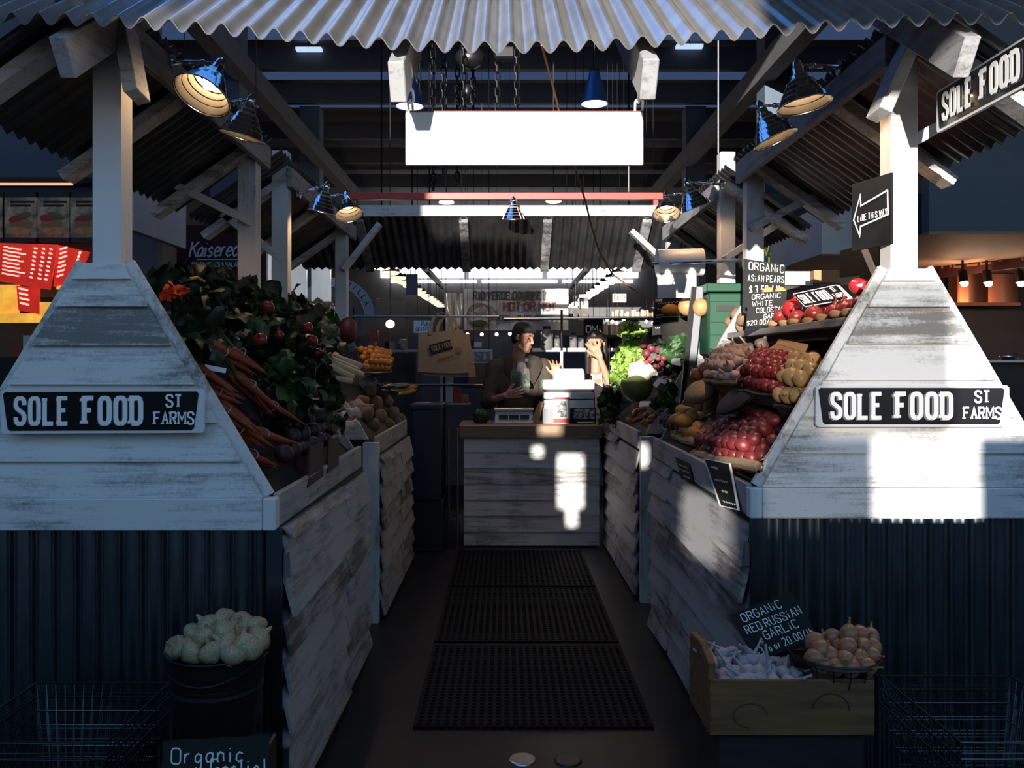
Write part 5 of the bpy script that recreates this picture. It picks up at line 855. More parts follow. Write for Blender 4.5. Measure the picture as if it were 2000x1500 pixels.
board([P(1478,1293,2.64),P(1600,1246,2.62),P(1546,1155,2.70),P(1424,1201,2.72)], [('ORGANiC',.14,.77,.026,.55),('RED RUSSiAN',.10,.53,.026,.50),('GARLiC',.30,.32,.026,.55),('$3ea or 20.00/lb',.06,.09,.023,.42)], 'tilted chalk sign for garlic stuck in the printed crate', st=.085)
# dark storage left of the counter
t = thing('storage_bin', 'dark navy storage bin left of the counter', 'bin', (X(832,6.7),6.7,0)); MB().box((X(803,6.55),6.55,.42), (X(860,6.55),6.9,Z(795,6.55))).build('body', M['navy'], t, bevel=.01); MB().box((X(800,6.55),6.53,Z(800,6.55)), (X(863,6.55),6.92,Z(789,6.55))).build('lid', M['navy'], t, bevel=.008)
mb = MB(); mb.box((X(808,6.6),6.6,0), (X(866,6.6),6.9,.415)); tag(mb.build('storage_box', M['black'], loc=(X(835,6.6),6.7,0), bevel=.01), 'black box under the navy bin', 'box')
t = thing('folding_stand', 'thin metal folding stand beside the counter', 'stand', (X(885,6.75),6.75,0)); MB().tube([(X(876,6.72),6.72,0),(X(876,6.72),6.72,Z(838,6.72)),(X(893,6.72),6.72,Z(836,6.72)),(X(893,6.72),6.72,0)], .009).build('frame', M['steel'], t); MB().tube([(X(876,6.72),6.72,.25),(X(893,6.72),6.95,.25)], .008).build('brace', M['steel'], t)

# ------------------------------------------------------------------ people
def blob(name, segs, vox, m, parent=None, it=6, loc=None):
    """one continuous skin grown over tapered limbs and ellipsoids"""
    mb = MB()
    for sg in segs:
        if sg[0] == 'e': mb.ell(sg[1], sg[2], sg[3] if len(sg) > 3 else None, 16, 12)
        else:
            p, q, r0, r1 = sg; p, q = Vector(p), Vector(q); mb.ell(p, r0, None, 12, 8); mb.ell(q, r1, None, 12, 8)
            if (q-p).length > 1e-4: mb.tube([p, q], [r0, r1], 12)
    o = mb.build(name, m, parent, loc=loc); return bake(o, (('REMESH', dict(mode='VOXEL', voxel_size=vox)), ('SMOOTH', dict(factor=.5, iterations=it))))
def hand(w, d, n, sc=1.0, spread=.16, curl=(.25,.2,.2,.3), thumb=1):
    """segments of a palm with four unequal fingers and a thumb; w = wrist, d = pointing direction, n = palm normal, thumb = side"""
    w, d, n = Vector(w), Vector(d).normalized(), Vector(n); n = (n-d*n.dot(d)).normalized(); s = n.cross(d)*thumb; out = []
    P_ = lambda x, y, z: w+(s*x+d*y+n*z)*sc
    for x in (-.028,-.010,.010,.028): out.append((P_(x*.6,.012,0), P_(x,.085,0), .0135*sc, .0115*sc))
    for k, (x, L) in enumerate(((.031,.068),(.0105,.078),(-.0105,.072),(-.031,.056))):
        a = spread*(x/.03); c = curl[k]; p = P_(x,.088,0); ang = c*.6
        for j, f in enumerate((.45,.30,.25)):
            v = (d*math.cos(ang)+n*math.sin(ang)); v = (v*math.cos(a)+s*math.sin(a)); q = p+v*L*f*sc; out.append((p, q, (.0098-.0008*j)*sc, (.0092-.0010*j)*sc)); p = q; ang += c*1.3
    b = P_(.026,.030,.004); m_ = P_(.058,.062,.012); e = P_(.074,.092,.016); out += [(b, m_, .0135*sc, .011*sc), (m_, e, .011*sc, .0085*sc)]
    return out
def head(c, f, up, female=False):
    c = Vector(c); f = Vector(f).normalized(); r = f.cross(Vector(up)).normalized(); u = r.cross(f); q = Matrix((r, f, u)).transposed()
    T = lambda x, y, z: c+q@Vector((x,y,z))
    sg = [('e',T(0,-.005,.035),(.074,.094,.092),q), ('e',T(0,.028,-.050),(.055,.066,.062),q), (T(-.020,.072,-.098),T(.020,.072,-.098),.020,.020), (T(0,.090,.030),T(0,.112,-.020),.009,.0125), (T(-.012,.098,-.026),T(.012,.098,-.026),.009,.009),
          (T(-.042,.076,.040),T(-.010,.088,.036),.013,.011), (T(.042,.076,.040),T(.010,.088,.036),.013,.011), (T(-.046,.062,-.012),T(-.046,.05,-.03),.022,.022), (T(.046,.062,-.012),T(.046,.05,-.03),.022,.022), (T(-.050,.02,-.075),T(-.028,.062,-.098),.022,.018), (T(.050,.02,-.075),T(.028,.062,-.098),.022,.018),
          ('e',T(-.076,-.004,.0),(.010,.020,.031),q), ('e',T(.076,-.004,.0),(.010,.020,.031),q), (T(-.018,.090,-.058),T(.018,.090,-.058),.011,.011), (T(-.016,.088,-.073),T(.016,.088,-.073),.010,.010)]
    return sg, T, q
# the man behind the counter
YM = 7.48; m0 = P(1012,710,YM); base = Vector((m0.x, YM, 0)); pm_ = lambda px, py, dy=0: P(px, py, YM+dy)
hc = pm_(1021,661,-.10); hs, T, q = head(hc, (.80,-.58,-.22), (.10,0,1))
shL, shR = pm_(966,718,-.02), pm_(1062,716,.02); elL, wrL = pm_(951,786,-.10), pm_(986,773,-.30); elR, wrR = pm_(1082,782,-.12), pm_(1086,737,-.22)
hipL, hipR = base+V(-.10,.06,.95), base+V(.10,.06,.95)
arm = lambda a, e, w: [(a,e,.052,.042), (e,w,.040,.028)]
body = hs+[(pm_(1012,704,-.02), T(0,-.015,-.06), .062,.056), ('e',pm_(1013,752,.0),(.20,.115,.24)), ('e',base+V(0,.04,1.02),(.165,.11,.16)), (shL,shR,.06,.06)]+arm(shL,elL,wrL)+arm(shR,elR,wrR)
body += hand(wrL, (1,-.12,.22), (.05,1,.15), 1.08, .14, (.35,.3,.3,.35), -1)+hand(wrR, (-.05,-.2,1), (-.3,-1,.1), 1.05, .28, (.25,.3,.35,.4), 1)
for hp, sx in ((hipL,-1),(hipR,1)): body += [(hp, base+V(sx*.11,.02,.50), .085,.055), (base+V(sx*.11,.02,.50), base+V(sx*.11,.05,.09), .052,.038), (base+V(sx*.11,.06,.045), base+V(sx*.125,-.12,.035), .042,.034)]
man = blob('person', body, .0055, M['skin'], loc=base, it=4); tag(man, 'man in a dark jacket and black cap behind the counter, holding a bag of greens', 'person')
jk = [('e',pm_(1013,756,.0),(.232,.150,.265)), ('e',base+V(0,.04,1.02),(.20,.145,.20)), (shL,shR,.082,.082), (shL,shL.lerp(elL,.95),.082,.068), (elL,elL.lerp(wrL,.30),.066,.060), (shR,elR,.082,.066), (elR,elR.lerp(wrR,.75),.062,.05), (pm_(990,706,-.02),pm_(1034,706,-.0),.062,.062), (base+V(0,.04,1.15),base+V(0,.04,.86),.19,.185)]
blob('jacket', jk, .012, M['jacket'], man, 5)
mb = MB(); fz = lambda px, py, dy: pm_(px, py, dy)
for sgn, pts in ((-1,[(1000,694,-.10),(998,706,-.125),(1006,722,-.165),(1016,742,-.185)]),(1,[(1040,694,-.08),(1044,704,-.115),(1036,722,-.160),(1026,742,-.185)])): mb.strip([[fz(*p), fz(p[0]+sgn*13,p[1]+3,p[2]+.03), fz(p[0]+sgn*17,p[1]+9,p[2]+.045)] for p in pts]); mb.strip([[fz(p[0],p[1],p[2]+.012), fz(p[0]+sgn*13,p[1]+3,p[2]+.045)] for p in pts])
mb.build('collar', M['jacket'], man, smooth=True)
blob('shirt', [('e',pm_(1019,726,-.072),(.056,.085,.105)), (pm_(1010,704,-.05),pm_(1026,704,-.045),.030,.030)], .008, M['shirt'], man, 4)
blob('trousers', [(hipL,hipR,.115,.115)]+[s_ for hp, sx in ((hipL,-1),(hipR,1)) for s_ in ((hp, base+V(sx*.11,.02,.50), .105,.075), (base+V(sx*.11,.02,.50), base+V(sx*.11,.05,.08), .072,.062))], .012, M['vest'], man, 4)
for sx in (-1, 1): blob('shoe', [(base+V(sx*.11,.07,.05), base+V(sx*.125,-.14,.042), .05,.042)], .01, M['black'], man, 3)
blob('cap', [('e',T(0,-.014,.072),(.083,.100,.074),q), ('e',T(0,-.030,.045),(.083,.090,.07),q), (T(-.05,.072,.085),T(.05,.072,.085),.020,.020)], .006, M['hat'], man, 3)
blob('hair', [('e',T(0,-.048,.0),(.078,.066,.075),q), (T(.074,.022,.05),T(.078,.014,.008),.011,.007), (T(-.074,.022,.05),T(-.078,.014,.008),.011,.007)], .006, M['hair'], man, 2)
for sx in (-1, 1):
    MB().ell(T(sx*.030,.0855,.013), (.0125,.008,.0065), q, 10, 6).build('eye', M['eye'], man, smooth=True); MB().tube([T(sx*.014,.099,.036),T(sx*.032,.096,.042),T(sx*.052,.083,.036)], [.003,.0042,.0025], 6).build('eyebrow', M['hair'], man)
MB().tube([T(-.024,.092,-.066),T(0,.1005,-.064),T(.024,.092,-.066)], [.002,.0042,.002], 6).build('mouth', M['lips'], man, smooth=True)
t = thing('greens_bag', 'clear bag of dark greens held in the hand of the man', 'bag', pm_(1018,752,-.26)); c = pm_(1016,744,-.26)
rows = [[c+V((-.085+.17*u)*(1-.18*abs(v-.5)), -.02*math.sin(PI*u)-.02*math.sin(PI*v), .10-.21*v+.012*math.sin(9*u)) for u in (0,.2,.4,.6,.8,1)] for v in (0,.2,.4,.6,.8,1)]
mb = MB(); mb.strip(rows); mb.strip([[p*1+V(0,.05,0) for p in r] for r in rows]); mb.build('film', M['plastic'], t, smooth=True); mb = MB(); leaves(mb, 24, .10, .035, 1.5, .5, 3); mb.v = [c+V(0,.015,-.03)+Vector((v.x,v.y*.25,v.z)) for v in mb.v]; mb.m = [0]*len(mb.f); mb.build('greens', M['leaf2'], t, smooth=2)
# the woman shading her face from the sun
YW = 7.62; base = Vector((X(1170,YW), YW, 0)); pw = lambda px, py, dy=0: P(px, py, YW+dy)
hc = pw(1164,672,-.02); hs, T, q = head(hc, (-.25,-.95,-.1), (0,0,1))
shL, shR = pw(1136,742,.0), pw(1192,736,.02); elR, wrR = pw(1189,748,-.24), pw(1172,699,-.27); elL, wrL = pw(1122,800,-.06), pw(1120,770,-.22)
hipL, hipR = base+V(-.09,.04,.9), base+V(.09,.04,.9)
body = hs+[(pw(1164,726,.0), T(0,-.015,-.06), .050,.045), ('e',pw(1165,776,.0),(.15,.095,.20)), ('e',base+V(0,.03,.98),(.15,.10,.15)), (shL,shR,.048,.048), (shL,elL,.043,.036), (elL,wrL,.034,.025), (shR,elR,.045,.038), (elR,wrR,.037,.026)]
body += hand(wrR, (-.42,-.12,.85), (.25,.95,.2), 1.12, .42, (.12,.1,.1,.15), -1)+hand(wrL, (.2,-.5,.6), (0,-1,.2), .95, .2, (.5,.5,.5,.5), -1)
for hp, sx in ((hipL,-1),(hipR,1)): body += [(hp, base+V(sx*.10,.02,.48), .08,.05), (base+V(sx*.10,.02,.48), base+V(sx*.10,.05,.09), .047,.034), (base+V(sx*.10,.06,.04), base+V(sx*.11,-.11,.032), .036,.03)]
wom = blob('person', body, .0055, M['skin'], loc=base, it=3); tag(wom, 'woman in a white short sleeved top shading her face with a sunlit hand', 'person')
blob('top', [('e',pw(1166,780,.01),(.165,.115,.21)), (pw(1140,742,.01),shR,.062,.066), (shR,shR.lerp(elR,.55),.070,.062), (shL,shL.lerp(elL,.5),.062,.055), (base+V(0,.03,1.15),base+V(0,.03,.98),.155,.155)], .01, M['shirt'], wom, 4)
blob('vest', [('e',pw(1150,790,-.035),(.075,.105,.20)), (pw(1146,744,-.05),pw(1152,775,-.08),.035,.04)], .01, M['vest'], wom, 4)
blob('hair', [('e',T(0,-.022,.045),(.084,.098,.085),q), ('e',T(0,.028,.082),(.074,.070,.052),q), (T(-.060,-.03,.03),T(-.075,-.015,-.12),.042,.034), (T(-.075,-.015,-.12),pw(1182,752,-.09),.034,.026), (T(.066,-.03,.03),T(.075,-.01,-.12),.034,.03), (T(.075,-.01,-.12),pw(1148,765,-.10),.03,.022), ('e',T(0,-.06,-.05),(.075,.055,.12),q)], .007, M['hair'], wom, 3)
blob('trousers', [(hipL,hipR,.11,.11)]+[s_ for hp, sx in ((hipL,-1),(hipR,1)) for s_ in ((hp, base+V(sx*.10,.02,.48), .095,.065), (base+V(sx*.10,.02,.48), base+V(sx*.10,.05,.08), .062,.055))], .012, M['navy'], wom, 4)
for sx in (-1, 1):
    blob('shoe', [(base+V(sx*.10,.06,.045), base+V(sx*.11,-.13,.038), .045,.038)], .01, M['black'], wom, 3); MB().ell(T(sx*.030,.0855,.013), (.0125,.008,.0065), q, 10, 6).build('eye', M['eye'], wom, smooth=True)
MB().tube([T(-.022,.092,-.066),T(0,.1015,-.064),T(.022,.092,-.066)], [.002,.005,.002], 6).build('mouth', M['lips'], wom, smooth=True)
def hang(t, *pts):
    for p in pts: MB().tube([p, (p[0],p[1],6.02)], .004, 5).build('hanging_wire', M['blackm'], t)

# ------------------------------------------------------------------ neighbouring shops on the left
def slab(name, label, cat, px0, py0, px1, py1, Y, m, th=.02, **k): return tag(MB().box((X(px0,Y),Y,Z(py1,Y)), (X(px1,Y),Y+th,Z(py0,Y))).build(name, M[m] if isinstance(m, str) else m, loc=((X(px0,Y)+X(px1,Y))/2,Y,Z(py1,Y)), **k), label, cat)
struct('wall_shop_left', MB().box((-7.8,6.25,2.0), (-2.62,6.35,6)), M['hall2'], label='pale grey wall above the left shop')
struct('trim_20', MB().box((-2.42,5.28,2.35), (-2.36,6.15,3.3)), M['whitewall'], label='white fascia running back above the left stall')
struct('trim_21', MB().box((X(-300,6.1),6.05,Z(360,6.1)), (X(250,6.1),6.2,Z(349,6.1))), M['wood_dark'], label='dark brown rail under the left grey wall')
o = slab('strip_light', 'warm strip light above the dark menu frames', 'light', -200, 357, 140, 361, 6.0, 'warmstrip')
for i, (a, b) in enumerate(((-60,5),(10,72),(74,136),(138,196))):
    t = thing('food_poster', ('leftmost','second','third','rightmost')[i]+' dark framed food poster in the row on the left', 'poster', P((a+b)/2,470,6.0)); MB().box((X(a-4,6),6.0,Z(474,6)), (X(b+3,6),6.04,Z(376,6))).build('frame', M['black'], t); MB().box((X(a,6),5.992,Z(464,6)), (X(b,6),6.0,Z(386,6))).build('poster', M['food'], t)
    mb = MB()
    for k in range(2): mb.box((X(a+12,6),5.988,Z(397+7*k,6)), (X(b-4-6*k,6),5.992,Z(393+7*k,6)))
    mb.build('caption', M['cratei'], t)
    for k, (u, v, ru, rv, m) in enumerate(((.5,.62,.36,.20,'card'),(.42,.45,.30,.13,'red_print'),(.62,.36,.30,.10,'cabbage'),(.5,.80,.40,.16,'pear'))): cx, cy = a+(b-a)*(u+.06*math.sin(i*2+k)), 400+62*v; MB().ell((X(cx,6),5.99,Z(cy,6)), ((b-a)*ru/F*6,.003,62*rv/F*6), R(0,15*math.sin(i*3+k),0), 14, 6).build('printed_food', M[m], t, smooth=True)
def menu(cs, label, rows, cols, m='menu'):
    a, b, c, d = cs; t = thing('menu_board', label, 'menu board', (a+b)/2); n = (b-a).cross(d-a).normalized(); MB().prism([a,b,c,d], -n*.02).build('panel', M[m], t); rn = random.Random(rows)
    for u0, w_ in cols:
        mb = MB()
        for j in range(rows):
            v = .90-.78*j/rows; o = a*(1-u0)*(1-v)+b*u0*(1-v)+c*u0*v+d*(1-u0)*v+n*.002; ex = (b-a); L = ex.length*w_*rn.uniform(.7,1); mb.ribbon([(L*k/6, .002*math.sin(k*2.3)) for k in range(7)], o, ex.normalized(), (d-a).normalized(), (d-a).length*.30/rows, .001)
        mb.build('menu_column', M['menut'], t)
    return t
menu([P(-10,548,5.9),P(96,566,5.9),P(113,478,5.9),P(-6,474,5.9)], 'large lit red menu board at far left', 8, ((.12,.42),(.62,.07),(.76,.07),(.88,.07)))
menu([P(104,560,5.95),P(150,545,5.95),P(174,492,5.95),P(112,478,5.95)], 'smaller lit red menu board beside the left front post', 7, ((.1,.4),(.72,.08)))
menu([P(36,606,5.95),P(76,614,5.95),P(76,562,5.95),P(32,558,5.95)], 'small red combo card under the lit menus', 4, ((.1,.6),))
slab('lit_panel', 'yellow lit panel below the red menus', 'panel', 74, 590, 112, 618, 5.96, 'menuy'); slab('lit_panel', 'long yellow lit strip along the left counter', 'panel', -100, 612, 108, 630, 6.0, 'menuy'); slab('lit_panel', 'lit orange photo strip behind the small red card', 'panel', -40, 556, 36, 612, 6.05, 'menuy'); slab('lit_panel', 'lit orange panel beside the left post', 'panel', 110, 540, 182, 565, 6.05, 'menuy')
slab('notice', 'pale paper notice behind the left pyramid', 'notice', 45, 655, 78, 722, 5.893, 'paper', .006)
slab('shop_counter', 'dark shop counter behind the left pyramid', 'counter', -300, 697, 170, 1000, 5.9, 'black', .5); slab('shop_back_wall', 'dark back of the left shop', 'wall', -300, 475, 300, 1000, 6.5, 'hall', .05)
slab('red_carton', 'small red and white carton on the left shop counter', 'carton', 26, 678, 44, 697, 5.92, 'red', .05)
t = thing('shop_sign', 'dark red shop board with white script behind the left stall', 'sign', P(420,540,7.9)); MB().box((X(345,7.9),7.9,Z(548,7.9)), (X(520,7.9),7.95,Z(440,7.9))).build('panel', M['maroon'], t); mb = MB(); text(mb, 'Kaisereck', P(370,502,7.89), (1,0,.02), (0,0,1), .145, .52, .06, .11, .002, slant=.25, fit=.52); mb.build('lettering', M['chalkw'], t); mb = MB(); mb.ribbon([(0,0),(.42,.002)], P(384,507,7.89), (1,0,0), (0,0,1), .008, .002); mb.build('underline', M['chalkw'], t); hang(t, P(360,441,7.93), P(500,441,7.93)); mb = MB(); text(mb, 'SANDWICHES & SALADS', P(375,521,7.89), (1,0,0), (0,0,1), .042, .5, .18, .16, .002, fit=.48); mb.build('lettering', M['chalkw'], t)
t = thing('arch_sign', 'pale blue arched sign beyond the left rear post', 'sign', P(660,600,10)); c = P(655,618,10); mb = MB(); mb.strip([[c+V(r*math.cos(a), 0, r*math.sin(a)) for a in [PI*k/24 for k in range(25)]] for r in (.36,.47)]); mb.strip([[c+V(r*math.cos(a), .03, r*math.sin(a)) for a in [PI*k/24 for k in range(25)]] for r in (.36,.47)]); mb.build('arch', M['tort'], t); mb = MB()
for k, ch in enumerate('LA TORTILLA'):
    a = math.radians(128-10.5*k); n_ = V(math.cos(a),0,math.sin(a)); tx = V(math.sin(a),0,-math.cos(a)); text(mb, ch, c+n_*.385+V(0,-.004,0)-tx*.02, tx, n_, .06, .6, .2, .16, .002)
mb.build('lettering', M['ink'], t); MB().box((c.x-.05,c.y+.02,0), (c.x+.05,c.y+.06,c.z)).build('post', M['hall'], t); MB().lathe([(0,0),(.35,0),(.35,.02),(0,.02)], 28, Matrix.Translation(c+V(0,.03,0)) @ Matrix.Rotation(-PI/2,4,'X')).build('disc', M['hall'], t)
slab('blue_sign', 'pale blue hand-lettered seating sign left of the tote bags', 'sign', 808, 626, 842, 650, 9.0, 'bluesign'); t = COL.objects[-1]
so_ = [o for o in COL.objects if o.name == 'blue_sign'][0]; mb = MB(); text(mb, 'Public', P(822,637,8.99), (1,0,.08), (0,0,1), .045, .6, .12, .13, .001, slant=.2); hang(so_, P(815,627,9.01), P(838,627,9.01)); text(mb, 'SEATING', P(812,647,8.99), (1,0,.05), (0,0,1), .038, .5, .16, .14, .001); mb.build('lettering', M['inkblue'], so_)
# warm lit stall far behind the bag roll, jars on the shelves
t = thing('warm_lamp', 'glowing warm lamp behind the clear bag roll', 'lamp', P(762,633,9.2)); MB().ell(P(762,633,9.2), (.05,.05,.045), None, 12, 8).build('bulb', emis('soft_bulb', (1,.72,.42), 9), t, smooth=True); MB().tube([P(762,628,9.2), P(762,560,9.2), (X(762,9.2),9.2,5.9)], .005).build('cord', M['black'], t)
slab('stall_counter', 'dark counter under the dim boxes behind the left rails', 'counter', 700, 690.5, 812, 1010, 8.6, 'black', .5)
for i, (a, b, c_, d, m) in enumerate(((724,645,736,690,'red'),(742,648,760,690,'book3'),(752,668,768,690,'book1'),(776,655,792,690,'book3'))): slab('back_box', ('red','dark brown','tan','brown right','low dark','low black')[i]+' carton in the dim stall behind the left rails', 'box', a, b, c_, d, 8.7, m, .15)
def jar(px, py0, py1, w, Y, label, fill='black', lid='blackm'):
    c = P(px, py1, Y); hgt = (py1-py0)/F*Y; r = w/2/F*Y; t = thing('jar', label, 'jar', c); Tm = Matrix.Translation(c)
    MB().lathe([(r*.9,0),(r,.01),(r,hgt*.70),(r*.62,hgt*.84),(r*.60,hgt*.9)], 20, Tm).build('glass', M['glass'], t, smooth=2); MB().lathe([(r*.85,.006),(r*.92,.012),(r*.92,hgt*.66),(0,hgt*.68)], 16, Tm).build('contents', M[fill], t, smooth=2); MB().lathe([(r*.68,hgt*.88),(r*.68,hgt),(0,hgt)], 20, Tm).build('lid', M[lid], t)
jar(1068, 637, 683, 24, 7.88, 'tall glass jar with black lid on the shelf right of the man', 'photo'); jar(787, 662, 684, 20, 7.9, 'squat glass jar on the shelf left of the tote bags', 'photo', 'cream'); jar(1120, 650, 683, 15, 7.9, 'dark bottle on the shelf beside the woman', 'black'); jar(1135, 655, 683, 12, 7.92, 'slim dark bottle touching the hair of the woman', 'black'); jar(1088, 655, 683, 11, 7.92, 'small glass jar behind the dark pole', 'paper', 'white'); jar(732, 664, 684, 8, 7.9, 'small brown jar at the left of the left shelf', 'book3', 'red')
# ------------------------------------------------------------------ far hall
def pendants(side, px0, py0, px1, py1, y0, y1, n, m, lab):
    a, b = P(px0,py0,y0), P(px1,py1,y1)
    for i in range(n):
        c = a.lerp(b, i/(n-1)); t = thing('row_pendant', lab, 'lamp', c, 'pendant row on the '+side); Tm = Matrix.Translation(c)
        MB().shell([(.02,.13),(.03,.08),(.07,.055),(.125,.012),(.13,0)], 18, Tm).build('shade', M['blackm'], t, smooth=2); MB().lathe([(0,.004),(.132,.003),(.134,-.004),(.115,-.030),(.06,-.045),(0,-.05)], 18, Tm).build('diffuser', M[m], t); MB().tube([c+V(0,0,.12),c+V(0,0,.55)], .006, 5).build('stem', M['blackm'], t)
    for k in range(0, n, 4):
        ld = bpy.data.lights.new('pendant_light', 'POINT'); ld.energy = 26; ld.color = (1, .84, .66); ld.shadow_soft_size = .1; lo = bpy.data.objects.new('pendant_light', ld); COL.objects.link(lo); lo.location = a.lerp(b, k/(n-1))+V(0,0,-.14)
    mb = MB(); mb.beam(a+V(0,-.6,.58), b+V(0,.6,.58), .10, .10); tr = tag(mb.build('lamp_truss', M['hall2'], loc=a), 'grey truss carrying the '+side+' pendant row', 'truss')
    for k in range(4): p = a.lerp(b, k/3); MB().tube([p+V(0,0,.6), (p.x,p.y,6.02)], .012, 6).build('hanger', M['blackm'], tr)
pendants('left', 745, 520, 862, 598, 11, 23, 14, 'glow', 'round warm pendant in the long row receding on the left'); pendants('right', 1228, 522, 1118, 598, 11, 23, 14, 'glow2', 'round bright pendant in the long row receding on the right')
def banner(px0, py0, px1, py1, Y, label, lines, m='banner', logo=True):
    t = thing('banner', label, 'banner', P((px0+px1)/2, py1, Y)); rows = [[P(px0+(px1-px0)*u, py0+(py1-py0)*v, Y+.02*math.sin(9*u+6*v)+.015*math.sin(17*u-5*v)) for u in [k/12 for k in range(13)]] for v in [k/6 for k in range(7)]]
    mb = MB(); mb.strip(rows); mb.strip([[p+V(0,.01,0) for p in r] for r in rows]); mb.build('sheet', M[m], t, smooth=True)
    for nme, mt, ls in lines:
        mb = MB()
        for s, x, y, h_, w_ in ls: text(mb, s, P(x,y,Y-.05), (1,0,0), (0,0,1), h_, w_, .2, .19, .002, slab=.05 if h_ > .07 else 0)
        mb.build(nme, M[mt], t)
    hang(t, P(px0+3,py0+1,Y+.02), P(px1-3,py0+1,Y+.02))
    if logo:
        c = P(936,618,Y-.05); mb = MB()
        for r in (.19,.175): mb.tube([c+V(r*.95*math.cos(k*PI/16),0,r*math.sin(k*PI/16)) for k in range(32)], .006, 5, closed=True)
        for k in range(9): a = math.radians(20+17.5*k); mb.tube([c+V(.03*math.cos(a),0,.03*math.sin(a)),c+V(.16*math.cos(a),0,.16*math.sin(a))], .004, 4)
        mb.build('emblem', M['book3'], t); MB().ell(c+V(0,0,-.10), (.12,.01,.05), None, 14, 6).build('emblem_hill', M['leaf2'], t)
    return t
banner(906, 564, 1110, 645, 12, 'wide glossy white banner hanging behind the man', [('heading','bannerd',[('RIO VERDE GOURMET',925,585,.11,.42)]),('subheading','wine',[('HOT OR NOT',984,606,.11,.6)]),('small_print','bannerd',[('SAUCES  AND  RELISH',955,626,.07,.5)])])
banner(868, 572, 904, 668, 12.2, 'narrower grey plastic banner behind the wide white one', [('lettering','bannerd',[('OUR',889,650,.10,.6)])], logo=False)
slab('poster_board', 'pale pink poster board left of the man', 'poster', 918, 682, 962, 709, 9, 'paper'); pb = [o for o in COL.objects if o.name.startswith('poster_board')][0]; mb = MB(); hang(pb, P(925,683,9.01), P(955,683,9.01)); text(mb, 'SOL', P(928,704,8.985), (1,0,0), (0,0,1), .10, .55, .2, .22, .001); mb.build('lettering', M['signsh'], pb)
t = thing('exit_sign', 'white exit sign with red letters in the far right', 'sign', P(1210,589,12)); MB().box((X(1197,12),12,Z(590,12)), (X(1223,12),12.06,Z(574,12))).build('box', pm('exit_face', (.75,.74,.72), .5, emit=.25), t); mb = MB(); text(mb, 'EXIT', P(1199.5,587,11.99), (1,0,0), (0,0,1), .075, .38, .17, .17, .002); text(mb, '>', P(1218,585,11.99), (1,0,0), (0,0,1), .06, .5, .2, .2, .002); mb.build('lettering', M['red'], t); hang(t, P(1210,574,12.03))
slab('hanging_board', 'dark board with pale letters behind the woman', 'sign', 1140, 624, 1178, 655, 9.5, 'chalk'); hb = [o for o in COL.objects if o.name.startswith('hanging_board') and o.type == 'MESH'][-1]; mb = MB(); text(mb, 'OMi', P(1145,649,9.48), (1,0,0), (0,0,1), .075, .65, .25, .2, .002); mb.build('lettering', M['steel'], hb); hang(hb, P(1159,625,9.51))
for i, (a, b, c_, d) in enumerate(((1120,580,1128,620),(1131,575,1149,625))):
    slab('vertical_banner', ('narrow','wider')[i]+' cream banner with black marks right of the white banner', 'banner', a, b, c_, d, 11.5, 'cream', .01); vb = [o for o in COL.objects if o.name.startswith('vertical_banner')][-1]; mb = MB(); mb.ribbon([(0,.0),(.0,.14),(.04,.14),(.04,.05)], P(a+2,d-22,11.49), (1,0,0), (0,0,1), .018, .001); mb.build('mark', M['ink'], vb); hang(vb, P((a+c_)/2,b,11.505))
n_ = 0
for row, (py0, py1, px0, px1, Y) in enumerate(((628,655,1178,1232,9.2),(604,622,1195,1280,9.6))):
    x = px0
    while x < px1:
        w = random.uniform(3.5,6.5); top = py0+U(0,8); o = slab('bottle', 'upright bottle or packet in the warm lit shelf row right of the woman', 'bottle', x, top, x+w-.6, py1, Y, ('book1','book2','book3','book2')[n_ % 4], .05); o['group'] = 'goods on the warm shelf'; n_ += 1; x += w
struct('trim_28', MB().box((X(1185,9.5),9.55,Z(625,9.6)), (X(1290,9.5),9.75,Z(622,9.6))), M['wood_dark'], label='upper shelf board behind the right rear stall'); struct('trim_22', MB().box((X(1160,9.3),9.15,Z(660,9.3)), (X(1290,9.3),9.8,Z(655,9.3))), M['wood_dark'], label='shelf board behind the right rear stall'); 
for i, px in enumerate((1186,1196,1205,1218,1262,1275)):
    t = thing('small_bulb', 'small warm bulb in the string above the goods shelf', 'bulb', P(px,625+(i%3)*3,9.0), 'string of small bulbs'); MB().ell(P(px,625+(i%3)*3,9.0), .018, None, 8, 6).build('globe', M['glow2'], t, smooth=True); MB().tube([P(px,625+(i%3)*3,9.0), P(px+1,612,9.0), (X(px,9.0),9.0,6.02)], .0022, 4).build('wire', M['blackm'], t)
for i, (px, py) in enumerate(((913,653),(941,653),(970,653),(996,652))):
    t = thing('small_bulb', 'small white bulb in the row under the white banner', 'bulb', P(px,py,10), 'bulbs under the banner'); MB().ell(P(px,py,10), .022, None, 8, 6).build('globe', M['glow2'], t, smooth=True); MB().tube([P(px,py,10), (X(px,10),10,6.02)], .0022, 4).build('wire', M['blackm'], t)
slab('shop_shelf', 'dark goods shelf across the back behind the counter', 'shelf', 690, 655, 1300, 948, 10.2, 'hall', .3); slab('shop_cabinet', 'dark cabinet line at the far end of the hall', 'cabinet', 640, 600, 1330, 883.5, 14, 'hall', .4)
for i, (a, b, c_, d, m) in enumerate(((905,665,925,700,'navy'),(926,668,940,678,'white'),(1180,657,1196,682,'wood_dark'),(1200,660,1212,680,'book3'),(1216,662,1230,682,'book1'),(1212,690,1228,740,'book1'),(880,712,915,755,'navy'),(915,712,940,755,'book3'))): slab('shop_box', ('navy','white','black','brown','tan','low tan','low navy','low brown')[i]+' box among the goods behind the counter', 'box', a, b, c_, d, 9.6, m, .12)
